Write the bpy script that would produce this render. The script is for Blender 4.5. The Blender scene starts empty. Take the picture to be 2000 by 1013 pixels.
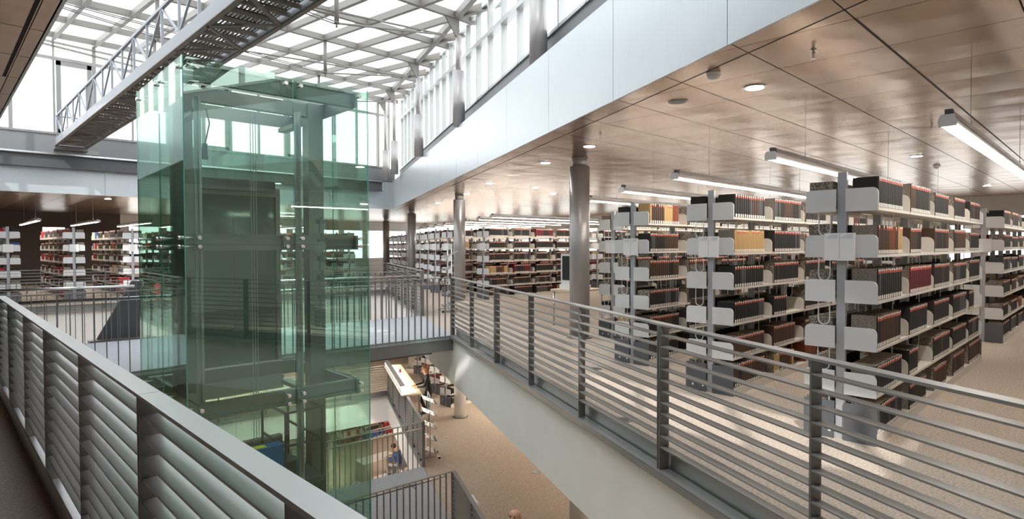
import bpy, bmesh, math, random
from mathutils import Vector, Matrix
R = math.radians
random.seed(7)
SC = bpy.context.scene
COL = SC.collection

# ------------------------------------------------------------ camera, light, exposure
F, PITCH, ROLL, YAW, EYE = 1167.6, -.0221, -.0031, R(44.34), 1.6
cam_d = bpy.data.cameras.new('camera')
cam_d.sensor_width = 36.0
cam_d.lens = F / 2000 * 36
cam_d.clip_start = .05
cam_d.clip_end = 300
cam = bpy.data.objects.new('camera', cam_d)
COL.objects.link(cam)
def _g(v):
    c, s = math.cos(YAW), math.sin(YAW)
    return Vector((v[0]*c + v[1]*s, -v[0]*s + v[1]*c, v[2]))
cp, sp, cr, sr = math.cos(PITCH), math.sin(PITCH), math.cos(ROLL), math.sin(ROLL)
_fw, _up, _rt = Vector((0, cp, sp)), Vector((0, -sp, cp)), Vector((1, 0, 0))
RT, UP, FW = _g(cr*_rt + sr*_up), _g(-sr*_rt + cr*_up), _g(_fw)
cam.matrix_world = Matrix(((RT.x, UP.x, -FW.x, 0), (RT.y, UP.y, -FW.y, 0), (RT.z, UP.z, -FW.z, EYE), (0, 0, 0, 1)))
SC.camera = cam
SC.view_settings.view_transform = 'Standard'
SC.view_settings.look = 'None'
SC.view_settings.exposure = 0.8
SC.view_settings.gamma = 1.0
SC.view_settings.use_curve_mapping = False
SC.cycles.transparent_max_bounces = 32
SC.cycles.max_bounces = 10
SC.cycles.diffuse_bounces = 5
SC.cycles.glossy_bounces = 5
SC.cycles.sample_clamp_indirect = 6
SC.cycles.use_denoising = True

SKY, SUN, TUBE, DOWN, LOWER = 1.9, 2.6, 22.0, 32.0, 64.0
world = bpy.data.worlds.new('sky')
SC.world = world
world.use_nodes = True
wn = world.node_tree
wn.nodes.clear()
bg = wn.nodes.new('ShaderNodeBackground')
tc = wn.nodes.new('ShaderNodeTexCoord')
sx = wn.nodes.new('ShaderNodeSeparateXYZ')
rp = wn.nodes.new('ShaderNodeValToRGB')
rp.color_ramp.elements[0].position = 0.0
rp.color_ramp.elements[0].color = (1, 1, 1, 1)
rp.color_ramp.elements[1].position = .9
rp.color_ramp.elements[1].color = (.93, .96, 1, 1)
wo = wn.nodes.new('ShaderNodeOutputWorld')
wn.links.new(tc.outputs['Generated'], sx.inputs[0])
wn.links.new(sx.outputs['Z'], rp.inputs[0])
wn.links.new(rp.outputs[0], bg.inputs[0])
bg.inputs[1].default_value = SKY
wn.links.new(bg.outputs[0], wo.inputs[0])
sun_d = bpy.data.lights.new('sun', 'SUN')
sun_d.energy = SUN
sun_d.angle = R(.8)
sun_d.color = (1, .96, .90)
sun = bpy.data.objects.new('sun', sun_d)
COL.objects.link(sun)
sun.rotation_euler = Vector((.62, .42, -.66)).to_track_quat('-Z', 'Y').to_euler()
sun.location = (-20, -10, 30)

# ------------------------------------------------------------ materials
def mat(name, col=(.5, .5, .5), rough=.5, metal=0.0, spec=.5, emit=None, es=1.0):
    m = bpy.data.materials.new(name)
    m.use_nodes = True
    b = m.node_tree.nodes['Principled BSDF']
    b.inputs['Base Color'].default_value = (*col, 1)
    b.inputs['Roughness'].default_value = rough
    b.inputs['Metallic'].default_value = metal
    b.inputs['Specular IOR Level'].default_value = spec
    if emit:
        b.inputs['Emission Color'].default_value = (*emit, 1)
        b.inputs['Emission Strength'].default_value = es
    return m
def N(m, t): return m.node_tree.nodes.new(t)
def Lk(m, a, b): m.node_tree.links.new(a, b)
def dull(m):
    m.node_tree.nodes['Principled BSDF'].inputs['Specular IOR Level'].default_value = .25; return m
def noisy(m, c1, c2, scale=50, detail=4, stretch=None, bump=0.0, lo=.35, hi=.65):
    b = m.node_tree.nodes['Principled BSDF']
    t = N(m, 'ShaderNodeTexCoord'); mp = N(m, 'ShaderNodeMapping'); n = N(m, 'ShaderNodeTexNoise'); r = N(m, 'ShaderNodeValToRGB')
    if stretch: mp.inputs['Scale'].default_value = stretch
    n.inputs['Scale'].default_value = scale; n.inputs['Detail'].default_value = detail
    r.color_ramp.elements[0].position = lo; r.color_ramp.elements[1].position = hi
    r.color_ramp.elements[0].color = (*c1, 1); r.color_ramp.elements[1].color = (*c2, 1)
    Lk(m, t.outputs['Object'], mp.inputs[0]); Lk(m, mp.outputs[0], n.inputs[0]); Lk(m, n.outputs['Fac'], r.inputs[0])
    Lk(m, r.outputs[0], b.inputs['Base Color'])
    if bump:
        bm_ = N(m, 'ShaderNodeBump'); bm_.inputs['Strength'].default_value = bump; bm_.inputs['Distance'].default_value = .01
        Lk(m, n.outputs['Fac'], bm_.inputs['Height']); Lk(m, bm_.outputs[0], b.inputs['Normal'])
    return m
def glass(name, tint, gl=.06, rough=0.0):
    m = bpy.data.materials.new(name); m.use_nodes = True
    nt = m.node_tree; nt.nodes.clear()
    o = N(m, 'ShaderNodeOutputMaterial'); tr = N(m, 'ShaderNodeBsdfTransparent'); g = N(m, 'ShaderNodeBsdfGlossy')
    mx = N(m, 'ShaderNodeMixShader'); fr = N(m, 'ShaderNodeFresnel'); ad = N(m, 'ShaderNodeMath')
    tr.inputs[0].default_value = (*tint, 1); g.inputs['Roughness'].default_value = rough
    g.inputs[0].default_value = (.85, 1, .93, 1)
    ge = N(m, 'ShaderNodeNewGeometry'); io = N(m, 'ShaderNodeMapRange')
    io.inputs['To Min'].default_value = 1.5; io.inputs['To Max'].default_value = 1/1.5
    Lk(m, ge.outputs['Backfacing'], io.inputs['Value']); Lk(m, io.outputs[0], fr.inputs[0])
    ad.operation = 'ADD'; ad.inputs[1].default_value = gl; ad.use_clamp = True
    Lk(m, fr.outputs[0], ad.inputs[0]); Lk(m, ad.outputs[0], mx.inputs[0])
    Lk(m, tr.outputs[0], mx.inputs[1]); Lk(m, g.outputs[0], mx.inputs[2]); Lk(m, mx.outputs[0], o.inputs[0])
    return m

carpet = noisy(mat('carpet', rough=.95, spec=.1), (.34, .285, .24), (.56, .48, .405), 55, 6, None, .4, .3, .7)
carpet_grey = noisy(mat('bridge_carpet', rough=.9, spec=.1), (.33, .34, .37), (.44, .45, .48), 90, 4)
white = noisy(mat('white_plaster', rough=.8), (.87, .86, .84), (.90, .89, .87), 3, 2)
fascia_m = noisy(mat('fascia_metal', rough=.32, metal=.35), (.49, .535, .565), (.53, .575, .605), 6, 3, (60, 60, .4))
upstand_m = mat('upstand_metal', (.16, .163, .17), .5, .1)
crane_m = mat('crane_beam_paint', (.075, .075, .08), .6)
steel = mat('painted_steel', (.22, .215, .21), .38, .55)
steel_l = mat('light_painted_steel', (.40, .40, .40), .35, .6)
steel_d = mat('dark_painted_steel', (.10, .10, .105), .45, .4)
rail_m = mat('rail_steel', (.27, .26, .25), .45, .25)
rail_lit = mat('rail_steel_skylit', (.46, .455, .45), .36, .4)  # same rail steel, with skylight on the near slats put into the colour
tube_m = mat('brushed_steel', (.62, .62, .62), .25, .9)
roof_m = mat('roof_steel', (.15, .143, .13), .5, .05)
gantry_m = mat('gantry_steel', (.23, .245, .27), .5, .1)
gantry_u = mat('gantry_galvanised', (.20, .17, .145), .6, .1)
column_m = mat('column_steel', (.37, .355, .35), .36, .35)
dark = mat('dark_void', (.02, .02, .02), .8)
shelf_m = mat('shelf_white_steel', (.72, .72, .73), .4, .1)
post_m = mat('shelf_post_steel', (.44, .45, .48), .45, .2)
base_m = mat('shelf_base_steel', (.11, .115, .13), .5, .1)
board_m = mat('shelf_board_steel', (.68, .64, .58), .4, .1)
bookend_m = mat('bookend_steel', (.60, .56, .52), .35, .3)
card_m = mat('card', (.85, .85, .86), .6)
ink_m = mat('ink', (.25, .25, .27), .7)
white_plastic = mat('white_plastic', (.85, .85, .85), .35)
lamp_m = mat('lamp_lens', (1, 1, 1), .4, emit=(1, .93, .83), es=TUBE)
lamp_low = mat('lower_lamp_lens', (1, 1, 1), .4, emit=(1, .88, .72), es=LOWER)
down_m = mat('downlight_lens', (1, 1, 1), .4, emit=(1, .95, .88), es=DOWN)
green = glass('green_glass', (.86, .968, .915), .08)
clear = glass('window_glass', (.96, .98, .98), .02)
edge_m = mat('glass_edge', (.10, .34, .26), .15)
chrome = mat('fixing_steel', (.85, .80, .78), .25, .7)
wood = noisy(mat('light_wood', rough=.4), (.62, .48, .34), (.74, .60, .45), 5, 4, (1, 12, 1))
blue_m = mat('blue_paint', (.02, .14, .42), .4)
yellow_m = mat('yellow_paint', (.85, .75, .05), .5)
red_m = mat('red_paint', (.65, .03, .03), .4)
brick_m = noisy(mat('dark_wall', rough=.8), (.075, .062, .055), (.13, .105, .09), 18, 3, (1, 1, 5))
door_glass = mat('dark_door_glass', (.05, .075, .065), .06, 0, .9)

# ceiling: brushed metal with thin joints, slightly buckled
ceil_m = mat('ceiling_metal', (.42, .30, .22), .27, .85)
def ceiling_nodes(m, px_, py_, ox, oy):
    b = m.node_tree.nodes['Principled BSDF']
    t = N(m, 'ShaderNodeTexCoord'); s = N(m, 'ShaderNodeSeparateXYZ')
    Lk(m, t.outputs['Object'], s.inputs[0])
    def joint(out, period, off, width):
        a = N(m, 'ShaderNodeMath'); a.operation = 'SUBTRACT'; a.inputs[1].default_value = off
        d = N(m, 'ShaderNodeMath'); d.operation = 'PINGPONG'; d.inputs[1].default_value = period/2
        c = N(m, 'ShaderNodeMath'); c.operation = 'LESS_THAN'; c.inputs[1].default_value = width
        Lk(m, out, a.inputs[0]); Lk(m, a.outputs[0], d.inputs[0]); Lk(m, d.outputs[0], c.inputs[0])
        return c.outputs[0], d.outputs[0]
    jx, dx = joint(s.outputs['X'], px_, ox, .0032)
    jy, dy = joint(s.outputs['Y'], py_, oy, .0050)
    mxx = N(m, 'ShaderNodeMath'); mxx.operation = 'MAXIMUM'
    Lk(m, jx, mxx.inputs[0]); Lk(m, jy, mxx.inputs[1])
    n = N(m, 'ShaderNodeTexNoise'); mp = N(m, 'ShaderNodeMapping'); mp.inputs['Scale'].default_value = (2, 60, 1)
    n.inputs['Scale'].default_value = 3
    Lk(m, t.outputs['Object'], mp.inputs[0]); Lk(m, mp.outputs[0], n.inputs[0])
    r = N(m, 'ShaderNodeValToRGB'); r.color_ramp.elements[0].color = (.405, .285, .205, 1); r.color_ramp.elements[1].color = (.455, .325, .24, 1)
    Lk(m, n.outputs['Fac'], r.inputs[0])
    Lk(m, r.outputs[0], b.inputs['Base Color'])
    df = N(m, 'ShaderNodeBsdfDiffuse'); df.inputs[0].default_value = (.05, .035, .028, 1); ms = N(m, 'ShaderNodeMixShader')
    out = m.node_tree.nodes['Material Output']
    Lk(m, mxx.outputs[0], ms.inputs[0]); Lk(m, b.outputs[0], ms.inputs[1]); Lk(m, df.outputs[0], ms.inputs[2]); Lk(m, ms.outputs[0], out.inputs[0])
    n2 = N(m, 'ShaderNodeTexNoise'); n2.inputs['Scale'].default_value = 1.0; n2.inputs['Detail'].default_value = 1
    mp2 = N(m, 'ShaderNodeMapping'); mp2.inputs['Scale'].default_value = (1.6, 2.2, 1)
    Lk(m, t.outputs['Object'], mp2.inputs[0]); Lk(m, mp2.outputs[0], n2.inputs[0])
    pil = N(m, 'ShaderNodeMath'); pil.operation = 'MULTIPLY'; Lk(m, dx, pil.inputs[0]); Lk(m, dy, pil.inputs[1])
    p2 = N(m, 'ShaderNodeMath'); p2.operation = 'MULTIPLY'; p2.inputs[1].default_value = 2.5; Lk(m, pil.outputs[0], p2.inputs[0])
    ad = N(m, 'ShaderNodeMath'); ad.operation = 'ADD'; Lk(m, n2.outputs['Fac'], ad.inputs[0]); Lk(m, p2.outputs[0], ad.inputs[1])
    bu = N(m, 'ShaderNodeBump'); bu.inputs['Strength'].default_value = .55; bu.inputs['Distance'].default_value = .03
    Lk(m, ad.outputs[0], bu.inputs['Height']); Lk(m, bu.outputs[0], b.inputs['Normal'])
ceiling_nodes(ceil_m, .80, .82, 4.54, 1.30)

# roof panes: fritted glass, partly diffusing
frit = bpy.data.materials.new('fritted_glass'); frit.use_nodes = True; frit.node_tree.nodes.clear()
_o = N(frit, 'ShaderNodeOutputMaterial'); _t = N(frit, 'ShaderNodeBsdfTransparent'); _l = N(frit, 'ShaderNodeBsdfTranslucent'); _m = N(frit, 'ShaderNodeMixShader')
_t.inputs[0].default_value = (.78, .82, .84, 1); _l.inputs[0].default_value = (.9, .93, .95, 1); _m.inputs[0].default_value = .90
Lk(frit, _t.outputs[0], _m.inputs[1]); Lk(frit, _l.outputs[0], _m.inputs[2]); Lk(frit, _m.outputs[0], _o.inputs[0])

# ------------------------------------------------------------ mesh helpers
class MB:
    def __init__(s): s.v = []; s.f = []; s.mi = []; s.cur = 0
    def quad(s, pts):
        k = len(s.v); s.v += [tuple(p) for p in pts]; s.f.append(tuple(range(k, k+len(pts)))); s.mi.append(s.cur)
    def box(s, x0, x1, y0, y1, z0, z1):
        k = len(s.v)
        s.v += [(x0, y0, z0), (x1, y0, z0), (x1, y1, z0), (x0, y1, z0), (x0, y0, z1), (x1, y0, z1), (x1, y1, z1), (x0, y1, z1)]
        for q in ((3, 2, 1, 0), (4, 5, 6, 7), (0, 1, 5, 4), (1, 2, 6, 5), (2, 3, 7, 6), (3, 0, 4, 7)):
            s.f.append(tuple(k+i for i in q)); s.mi.append(s.cur)
        return s
    def bar(s, a, b, w, h, up=(0, 0, 1)):
        """box beam from a to b, w sideways, h along up"""
        a, b = Vector(a), Vector(b); d = (b-a).normalized(); u = Vector(up)
        if abs(d.dot(u)) > .99: u = Vector((0, 1, 0))
        sd = d.cross(u).normalized(); u = sd.cross(d).normalized()
        k = len(s.v)
        for p in (a, b):
            for i, j in ((-1, -1), (1, -1), (1, 1), (-1, 1)):
                s.v.append(tuple(p + sd*(i*w/2) + u*(j*h/2)))
        for q in ((0, 1, 2, 3), (7, 6, 5, 4), (0, 4, 5, 1), (1, 5, 6, 2), (2, 6, 7, 3), (3, 7, 4, 0)):
            s.f.append(tuple(k+i for i in q)); s.mi.append(s.cur)
        return s
    def cyl(s, a, b, r, n=16, r2=None, caps=True):
        a, b = Vector(a), Vector(b); d = (b-a).normalized(); r2 = r if r2 is None else r2
        u = Vector((0, 0, 1)) if abs(d.z) < .9 else Vector((1, 0, 0))
        p = d.cross(u).normalized(); q = d.cross(p).normalized(); k = len(s.v)
        for c, rr in ((a, r), (b, r2)):
            for i in range(n):
                t = 2*math.pi*i/n; s.v.append(tuple(c + p*(rr*math.cos(t)) + q*(rr*math.sin(t))))
        for i in range(n):
            j = (i+1) % n; s.f.append((k+j, k+i, k+n+i, k+n+j)); s.mi.append(s.cur)
        if caps:
            s.f.append(tuple(k+i for i in range(n))); s.mi.append(s.cur)
            s.f.append(tuple(k+n+i for i in reversed(range(n)))); s.mi.append(s.cur)
        return s
    def path(s, pts, r, n=8):
        for a, b in zip(pts, pts[1:]): s.cyl(a, b, r, n)
        return s
    def prism(s, poly, z0, z1):
        k = len(s.v); n = len(poly)
        s.v += [(x, y, z0) for x, y in poly] + [(x, y, z1) for x, y in poly]
        s.f.append(tuple(k+i for i in reversed(range(n)))); s.mi.append(s.cur)
        s.f.append(tuple(k+n+i for i in range(n))); s.mi.append(s.cur)
        for i in range(n):
            j = (i+1) % n; s.f.append((k+i, k+j, k+n+j, k+n+i)); s.mi.append(s.cur)
        return s
    def vprism(s, prof, x0, x1):
        """profile in (y,z) extruded along x"""
        k = len(s.v); n = len(prof)
        s.v += [(x0, y, z) for y, z in prof] + [(x1, y, z) for y, z in prof]
        s.f.append(tuple(k+i for i in range(n))); s.mi.append(s.cur)
        s.f.append(tuple(k+n+i for i in reversed(range(n)))); s.mi.append(s.cur)
        for i in range(n):
            j = (i+1) % n; s.f.append((k+j, k+i, k+n+i, k+n+j)); s.mi.append(s.cur)
        return s
    def ball(s, c, rx, ry, rz, nu=12, nv=8):
        k = len(s.v); c = Vector(c)
        for j in range(nv+1):
            ph = math.pi*j/nv
            for i in range(nu):
                th = 2*math.pi*i/nu
                s.v.append((c.x+rx*math.sin(ph)*math.cos(th), c.y+ry*math.sin(ph)*math.sin(th), c.z+rz*math.cos(ph)))
        for j in range(nv):
            for i in range(nu):
                i2 = (i+1) % nu; s.f.append((k+j*nu+i, k+(j+1)*nu+i, k+(j+1)*nu+i2, k+j*nu+i2)); s.mi.append(s.cur)
        return s
    def mesh(s, name, mats, smooth=False, off=(0, 0, 0)):
        me = bpy.data.meshes.new(name); ox, oy, oz = off
        me.from_pydata([(x-ox, y-oy, z-oz) for x, y, z in s.v], [], s.f)
        if not isinstance(mats, (list, tuple)): mats = [mats]
        for m in mats: me.materials.append(m)
        if len(mats) > 1: me.polygons.foreach_set('material_index', s.mi)
        if smooth:
            me.polygons.foreach_set('use_smooth', [len(f) <= 4 for f in s.f])
        me.update()
        return me
    def build(s, name, mats, parent=None, smooth=False, local=False, origin=None):
        off = (0, 0, 0)
        if parent is not None and not local:
            p = parent; off = Vector((0, 0, 0))
            while p is not None: off = off + p.location; p = p.parent
        if origin is not None and parent is None: off = origin
        o = bpy.data.objects.new(name, s.mesh(name, mats, smooth, off)); COL.objects.link(o)
        if parent is not None: o.parent = parent
        elif origin is not None: o.location = origin
        return o
def tag(o, label, cat, group=None, kind=None):
    o['label'] = label; o['category'] = cat
    if group: o['group'] = group
    if kind: o['kind'] = kind
    return o
def thing(name, label, cat, loc=(0, 0, 0), rz=0, group=None):
    o = bpy.data.objects.new(name, None); COL.objects.link(o); o.location = loc; o.rotation_euler = (0, 0, rz)
    o.empty_display_size = .1
    return tag(o, label, cat, group)
def struct(name, mb, m, parent=None, smooth=False):
    o = mb.build(name, m, parent, smooth)
    if parent is None: o['kind'] = 'structure'
    return o
def dup(root, loc, rz=0, label=None, group=None):
    r = root.copy(); COL.objects.link(r); r.location = loc; r.rotation_euler = (0, 0, rz)
    if label: r['label'] = label
    if group: r['group'] = group
    for ch in list(root.children):
        c = ch.copy(); COL.objects.link(c); c.parent = r
        for g in ch.children:
            d = g.copy(); COL.objects.link(d); d.parent = c
    return r
ORD = ['first', 'second', 'third', 'fourth', 'fifth', 'sixth', 'seventh', 'eighth', 'ninth', 'tenth', 'eleventh', 'twelfth', 'thirteenth', 'fourteenth', 'fifteenth', 'sixteenth', 'seventeenth', 'eighteenth', 'nineteenth', 'twentieth']

# ------------------------------------------------------------ plan geometry
CA = R(26.09)
CD = Vector((math.sin(CA), math.cos(CA), 0)); CN = Vector((CD.y, -CD.x, 0))
def PC(w, t, z=0): v = CN*w + CD*t; return Vector((v.x, v.y, z))
def lx(w, y): return (w + CD.x*y) / CD.y            # x on the skew line with offset w at y
WR, WF, WG = 2.345, 3.05, 3.40                      # railing, fascia, clerestory glass
XW = .62                                            # west edge of the opening
YS, YN, XE, XL = -3.0, 33.0, 24.0, -7.0
BN0, BN1 = Vector((XW, 9.02, 0)), Vector((6.73, 8.41, 0))       # bridge near edge
BF0, BF1 = Vector((XW, 12.20, 0)), Vector((8.13, 11.30, 0))     # bridge far edge
NV0, NV1 = Vector((XW, 19.0, 0)), Vector((lx(WR, 17.6), 17.6, 0))
Z1, Z2, ZC, ZF = -3.5, -7.0, 3.14, 4.25
def roof_z(y): return 7.45 + .08*(y - 21.2)

# ------------------------------------------------------------ floors, slab edges, ceilings
def slab_polys():
    east = [(lx(WR, YS), YS), (XE, YS), (XE, YN), (lx(WR, YN), YN)]
    north = [(XW, 19.0), (NV1.x, NV1.y), (lx(WR, YN), YN), (XW, YN)]
    west = [(XL, YS), (XW, YS), (XW, YN), (XL, YN)]
    return east, north, west
def inset_w(poly): return poly
for z, thick in ((0, .88), (Z1, .88)):
    mb = MB(); mb2 = MB()
    for p in slab_polys():
        mb.prism(p, z-.04, z); mb2.prism(p, z-thick, z-.04)
    struct('floor', mb, carpet)
    struct('trim_1' if z == 0 else 'trim_2', mb2, white)
    # bridge deck
    b = MB(); b.prism([BN0.xy[:], BN1.xy[:], BF1.xy[:], BF0.xy[:]], z-.06, z+.004)
    struct('floor', b, carpet_grey)
    b = MB()
    for a, c in ((BN0, BN1), (BF0, BF1)):
        a3, c3 = Vector((a.x, a.y, z-.13)), Vector((c.x, c.y, z-.13))
        sgn = 1 if a is BN0 else -1
        off = Vector((0, sgn*.05, 0))
        b.bar(a3+off*.2, c3+off*.2, .012, .25); b.bar(a3+off+Vector((0, 0, -.125)), c3+off+Vector((0, 0, -.125)), .1, .014); b.bar(a3+off+Vector((0, 0, .118)), c3+off+Vector((0, 0, .118)), .1, .014)
    struct('trim_3' if z == 0 else 'trim_4', b, steel)
    b = MB(); b.prism([(BN0.x, BN0.y+.3), (BN1.x-.25, BN1.y+.3), (BF1.x-.4, BF1.y-.3), (BF0.x, BF0.y-.3)], z-.34, z-.062)
    struct('trim_5' if z == 0 else 'trim_6', b, steel_d)
struct('floor', MB().prism([(XL, YS), (XE, YS), (XE, YN), (XL, YN)], Z2-.1, Z2), carpet)

cp_polys = [[(lx(WF, YS), YS), (XE, YS), (XE, YN), (lx(WF, YN), YN)],
            [(XW+.01, 21.2), (lx(WF, 21.2), 21.2), (lx(WF, YN), YN), (XW+.01, YN)],
            [(XL, YS), (XW+.01, YS), (XW+.01, YN), (XL, YN)]]
mb = MB(); mb2 = MB()
for p in cp_polys:
    mb.prism(p, ZC, ZC+.02); mb2.prism(p, ZC+.02, ZF-.01)
struct('ceiling', mb, ceil_m)
struct('ceiling', mb2, white)
# narrow closing strip of the ceiling along the skew fascia, and dark slot near the camera
b = MB(); b.bar(PC(WF+.26, 0, ZC-.001), PC(WF+.26, 26, ZC-.001), .006, .004)
struct('trim_7', b, dark)
b = MB(); b.box(.505, .53, YS, 7.05, ZC-.002, ZC+.001); b.bar((4.54, 1.30, ZC-.001), (14, 1.30, ZC-.001), .014, .004)
struct('trim_8', b, dark)

# fascias
mb = MB(); js = [3.88 + 1.85*k for k in range(-4, 11)]
js = [j for j in js if j > -2] 
ts = [-3.0] + [j for j in js if j < 24.8] + [24.85]
for a, c in zip(ts, ts[1:]):
    mb.bar(PC(WF-.012, a+.004, (ZC+ZF)/2), PC(WF-.012, c-.004, (ZC+ZF)/2), .022, ZF-ZC)
struct('wall_east', mb, fascia_m)
struct('trim_9', MB().bar(PC(WF-.002, -3, (ZC+ZF)/2), PC(WF-.002, 24.8, (ZC+ZF)/2), .006, ZF-ZC-.01), dark)
mb = MB(); xs = [XW] + [1.4 + 2.4*k for k in range(0, 6)] + [lx(WF, 21.2)]
xs = sorted(xs)
for a, c in zip(xs, xs[1:]): mb.box(a+.004, c-.004, 21.17, 21.2, ZC-.001, ZF)
struct('wall_north', mb, fascia_m)
struct('wall_west', MB().box(XW, XW+.03, YS, 21.17, ZC, ZF), fascia_m)
# upstand of the east clerestory + ledge
mb = MB()
mb.bar(PC(WG, -3, ZF+.245), PC(WG, 25.2, ZF+.245), .03, .49)
mb.bar(PC((WF+WG)/2, -3, ZF-.003), PC((WF+WG)/2, 25.0, ZF-.003), WG-WF, .012)
struct('trim_10', mb, upstand_m)
mb = MB().box(0.2, 14.0, 21.3, 21.34, ZF-.02, 4.82)
mb.box(XW, lx(WG, 21.3), 21.17, 21.34, ZF-.01, ZF)
struct('trim_11', mb, upstand_m)
# outer walls of the building
walls = MB()
walls.box(XL-.1, XE+.1, YS-.1, YS, Z2, ZF)
struct('wall_south', walls, white)
def wall_with_windows(x, name):
    m = MB(); z0, z1 = .95, 2.5
    for zl, zh in ((Z2, z0), (z1, ZF)): m.box(x, x+.15, YS, YN, zl, zh)
    y = YS
    while y < YN: m.box(x, x+.15, y, y+.45, z0, z1); y += 1.5
    struct(name, m, white)
    g = MB().box(x+.07, x+.08, YS, YN, z0, z1)
    o = struct('window_4', g, clear)
wall_with_windows(XE, 'wall_east')
m = MB(); m.box(XL, XE, YN, YN+.1, Z2, -.05); m.box(XL, 3.6, YN, YN+.1, -.05, ZF); m.box(3.6, 4.4, YN, YN+.1, -.05, 1.95); m.box(3.6, 4.4, YN, YN+.1, 2.5, ZF); m.box(4.4, 6.5, YN, YN+.1, -.05, ZF)
struct('wall_north', m, brick_m)
m = MB()
m.box(6.5, XE, YN, YN+.1, -.05, .9); m.box(6.5, XE, YN, YN+.1, 2.6, ZF)
x = 6.5
while x < XE: m.box(x, x+.35, YN, YN+.1, .9, 2.6); x += 1.6
struct('wall_north', m, white)
struct('window_5', MB().box(2.0, XE, YN+.04, YN+.05, .9, 2.6), clear)
struct('wall_west', MB().box(XL-.1, XL, YS, YN, Z2, ZF), brick_m)
# rooms below: their far walls
struct('ceiling', MB().box(XL, XE, YS, -1.6, ZF, ZF+.05), white)

# ------------------------------------------------------------ skylight and clerestory
GX, GY = .96, 2.1
gxs = [8.4 + GX*k for k in range(-8, 6)]
gys = [10.3 + GY*k for k in range(-6, 6)]
def edge_x(y): return 8.4 + (y - 10.3)*GX/GY            # post line under the roof edge
XRW = .25
YR0, YR1 = gys[0], gys[-1]
def rz(x, y): return roof_z(y)
sky = bpy.data.objects.new('window_1', None); COL.objects.link(sky); sky['kind'] = 'structure'; sky.location = (0, 0, 0)
def clipx(y): return edge_x(y) + .62
for x in gxs:
    y0 = YR0
    ye = 10.3 + (x - .62 - 8.4)*GY/GX
    y0 = max(YR0, ye)
    if y0 < YR1 - .2 and x > XRW:
        MB().bar((x, y0, roof_z(y0)+.09), (x, YR1+.4, roof_z(YR1+.4)+.09), .095, .17).build('roof_beam', roof_m, sky)
for y in gys:
    MB().bar((XRW, y, roof_z(y)+.09), (clipx(y), y, roof_z(y)+.09), .095, .175).build('roof_beam', roof_m, sky)
MB().bar((edge_x(YR0), YR0, roof_z(YR0)+.09), (edge_x(YR1+.4), YR1+.4, roof_z(YR1+.4)+.09), .12, .18).build('roof_edge_beam', roof_m, sky)
allx = [XRW] + [x for x in gxs if x > XRW+.1]
for j, (ya, yb) in enumerate(zip(gys, gys[1:])):
    g = MB()
    for xa, xb in zip(allx, allx[1:] + [allx[-1]+GX]):
        if xa >= clipx(yb): break
        x2a, x2b = min(xb, clipx(ya)), min(xb, clipx(yb))
        if x2a <= xa: x2a = xa + .001
        g.quad([(xa+.035, ya+.04, roof_z(ya)+.15), (x2a-.035, ya+.04, roof_z(ya)+.15), (x2b-.035, yb-.04, roof_z(yb)+.15), (xa+.035, yb-.04, roof_z(yb)+.15)])
    g.build('roof_pane', frit, sky)
# props, tie rods
def tie(y, xp, xpost):
    zt = roof_z(y); zb = zt - .82
    MB().cyl((xp, y, zt), (xp, y, zb), .045, 12).cyl((xp, y, zb), (xp, y, zb-.08), .02, 10).build('prop', roof_m, sky, True)
    m = MB()
    for dy in (-.05, .05):
        m.cyl((xp, y+dy, zb), (XRW, y+dy, zt-.45), .013, 8)
    m.cyl((xp, y, zb), (xpost-.35, y, zt-.42), .022, 8)
    m.build('tie_rod', roof_m, sky)
tie(10.3, 5.52, edge_x(10.3)); tie(14.5, 7.44, edge_x(14.5)); tie(18.7, 9.36, edge_x(18.7)); tie(14.5, 3.6, edge_x(14.5)); tie(18.7, 4.56, edge_x(18.7)); tie(10.3, 2.64, edge_x(10.3))
# posts on the fascia ledge
for k, y in enumerate([1.9, 6.1, 10.3, 14.5, 18.7, 20.8]):
    x = edge_x(y) + .04; zt = roof_z(y)
    t_ = thing('roof_post', ['nearest', 'second', 'third', 'fourth', 'fifth', 'farthest'][k] + ' grey roof post of the row standing on the white ledge, counted from the camera', 'post', (x, y, ZF), 0, 'roof posts along the clerestory')
    MB().cyl((x, y, ZF), (x, y, 5.45), .135, 24).build('jacket', column_m, t_, True)
    MB().cyl((x, y, 5.45), (x, y, zt-.35), .065, 16).build('pole', column_m, t_, True)
    g = MB().bar((x, y, zt-.4), (x, y, zt+.02), .02, .05, (1, 0, 0))
    g.quad([(x-.36, y-.01, zt-.02), (x-.03, y-.01, zt-.45), (x-.03, y-.01, zt), (x-.3, y-.01, zt)]); g.quad([(x-.3, y+.01, zt), (x-.03, y+.01, zt), (x-.03, y+.01, zt-.45), (x-.36, y+.01, zt-.02)])
    g.build('gusset', roof_m, t_)
# east clerestory glazing
win = bpy.data.objects.new('window_2', None); COL.objects.link(win); win['kind'] = 'structure'
def clx(t): return PC(WG, t)
zs = ZF+.49
t = -2.0; k = 0
while t < 25.3:
    p = clx(t); zt = roof_z(p.y)+.1
    MB().bar((p.x, p.y, zs), (p.x, p.y, zt), .05, .11, CN).build('mullion', steel_l, win)
    q = clx(t+.91)
    g = MB(); g.quad([(p.x, p.y, zs), (q.x, q.y, zs), (q.x, q.y, roof_z(q.y)+.1), (p.x, p.y, zt)]); g.build('pane', clear, win)
    t += .91; k += 1
a, c = clx(-2), clx(25.2)
MB().bar((a.x, a.y, roof_z(a.y)-.62), (c.x, c.y, roof_z(c.y)-.62), .16, .09).build('transom', steel_l, win)
MB().bar((a.x, a.y, zs+.02), (c.x, c.y, zs+.02), .1, .05).build('sill', steel_l, win)
MB().bar((a.x, a.y, roof_z(a.y)+.1), (c.x, c.y, roof_z(c.y)+.1), .1, .1).build('head', steel_l, win)
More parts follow.
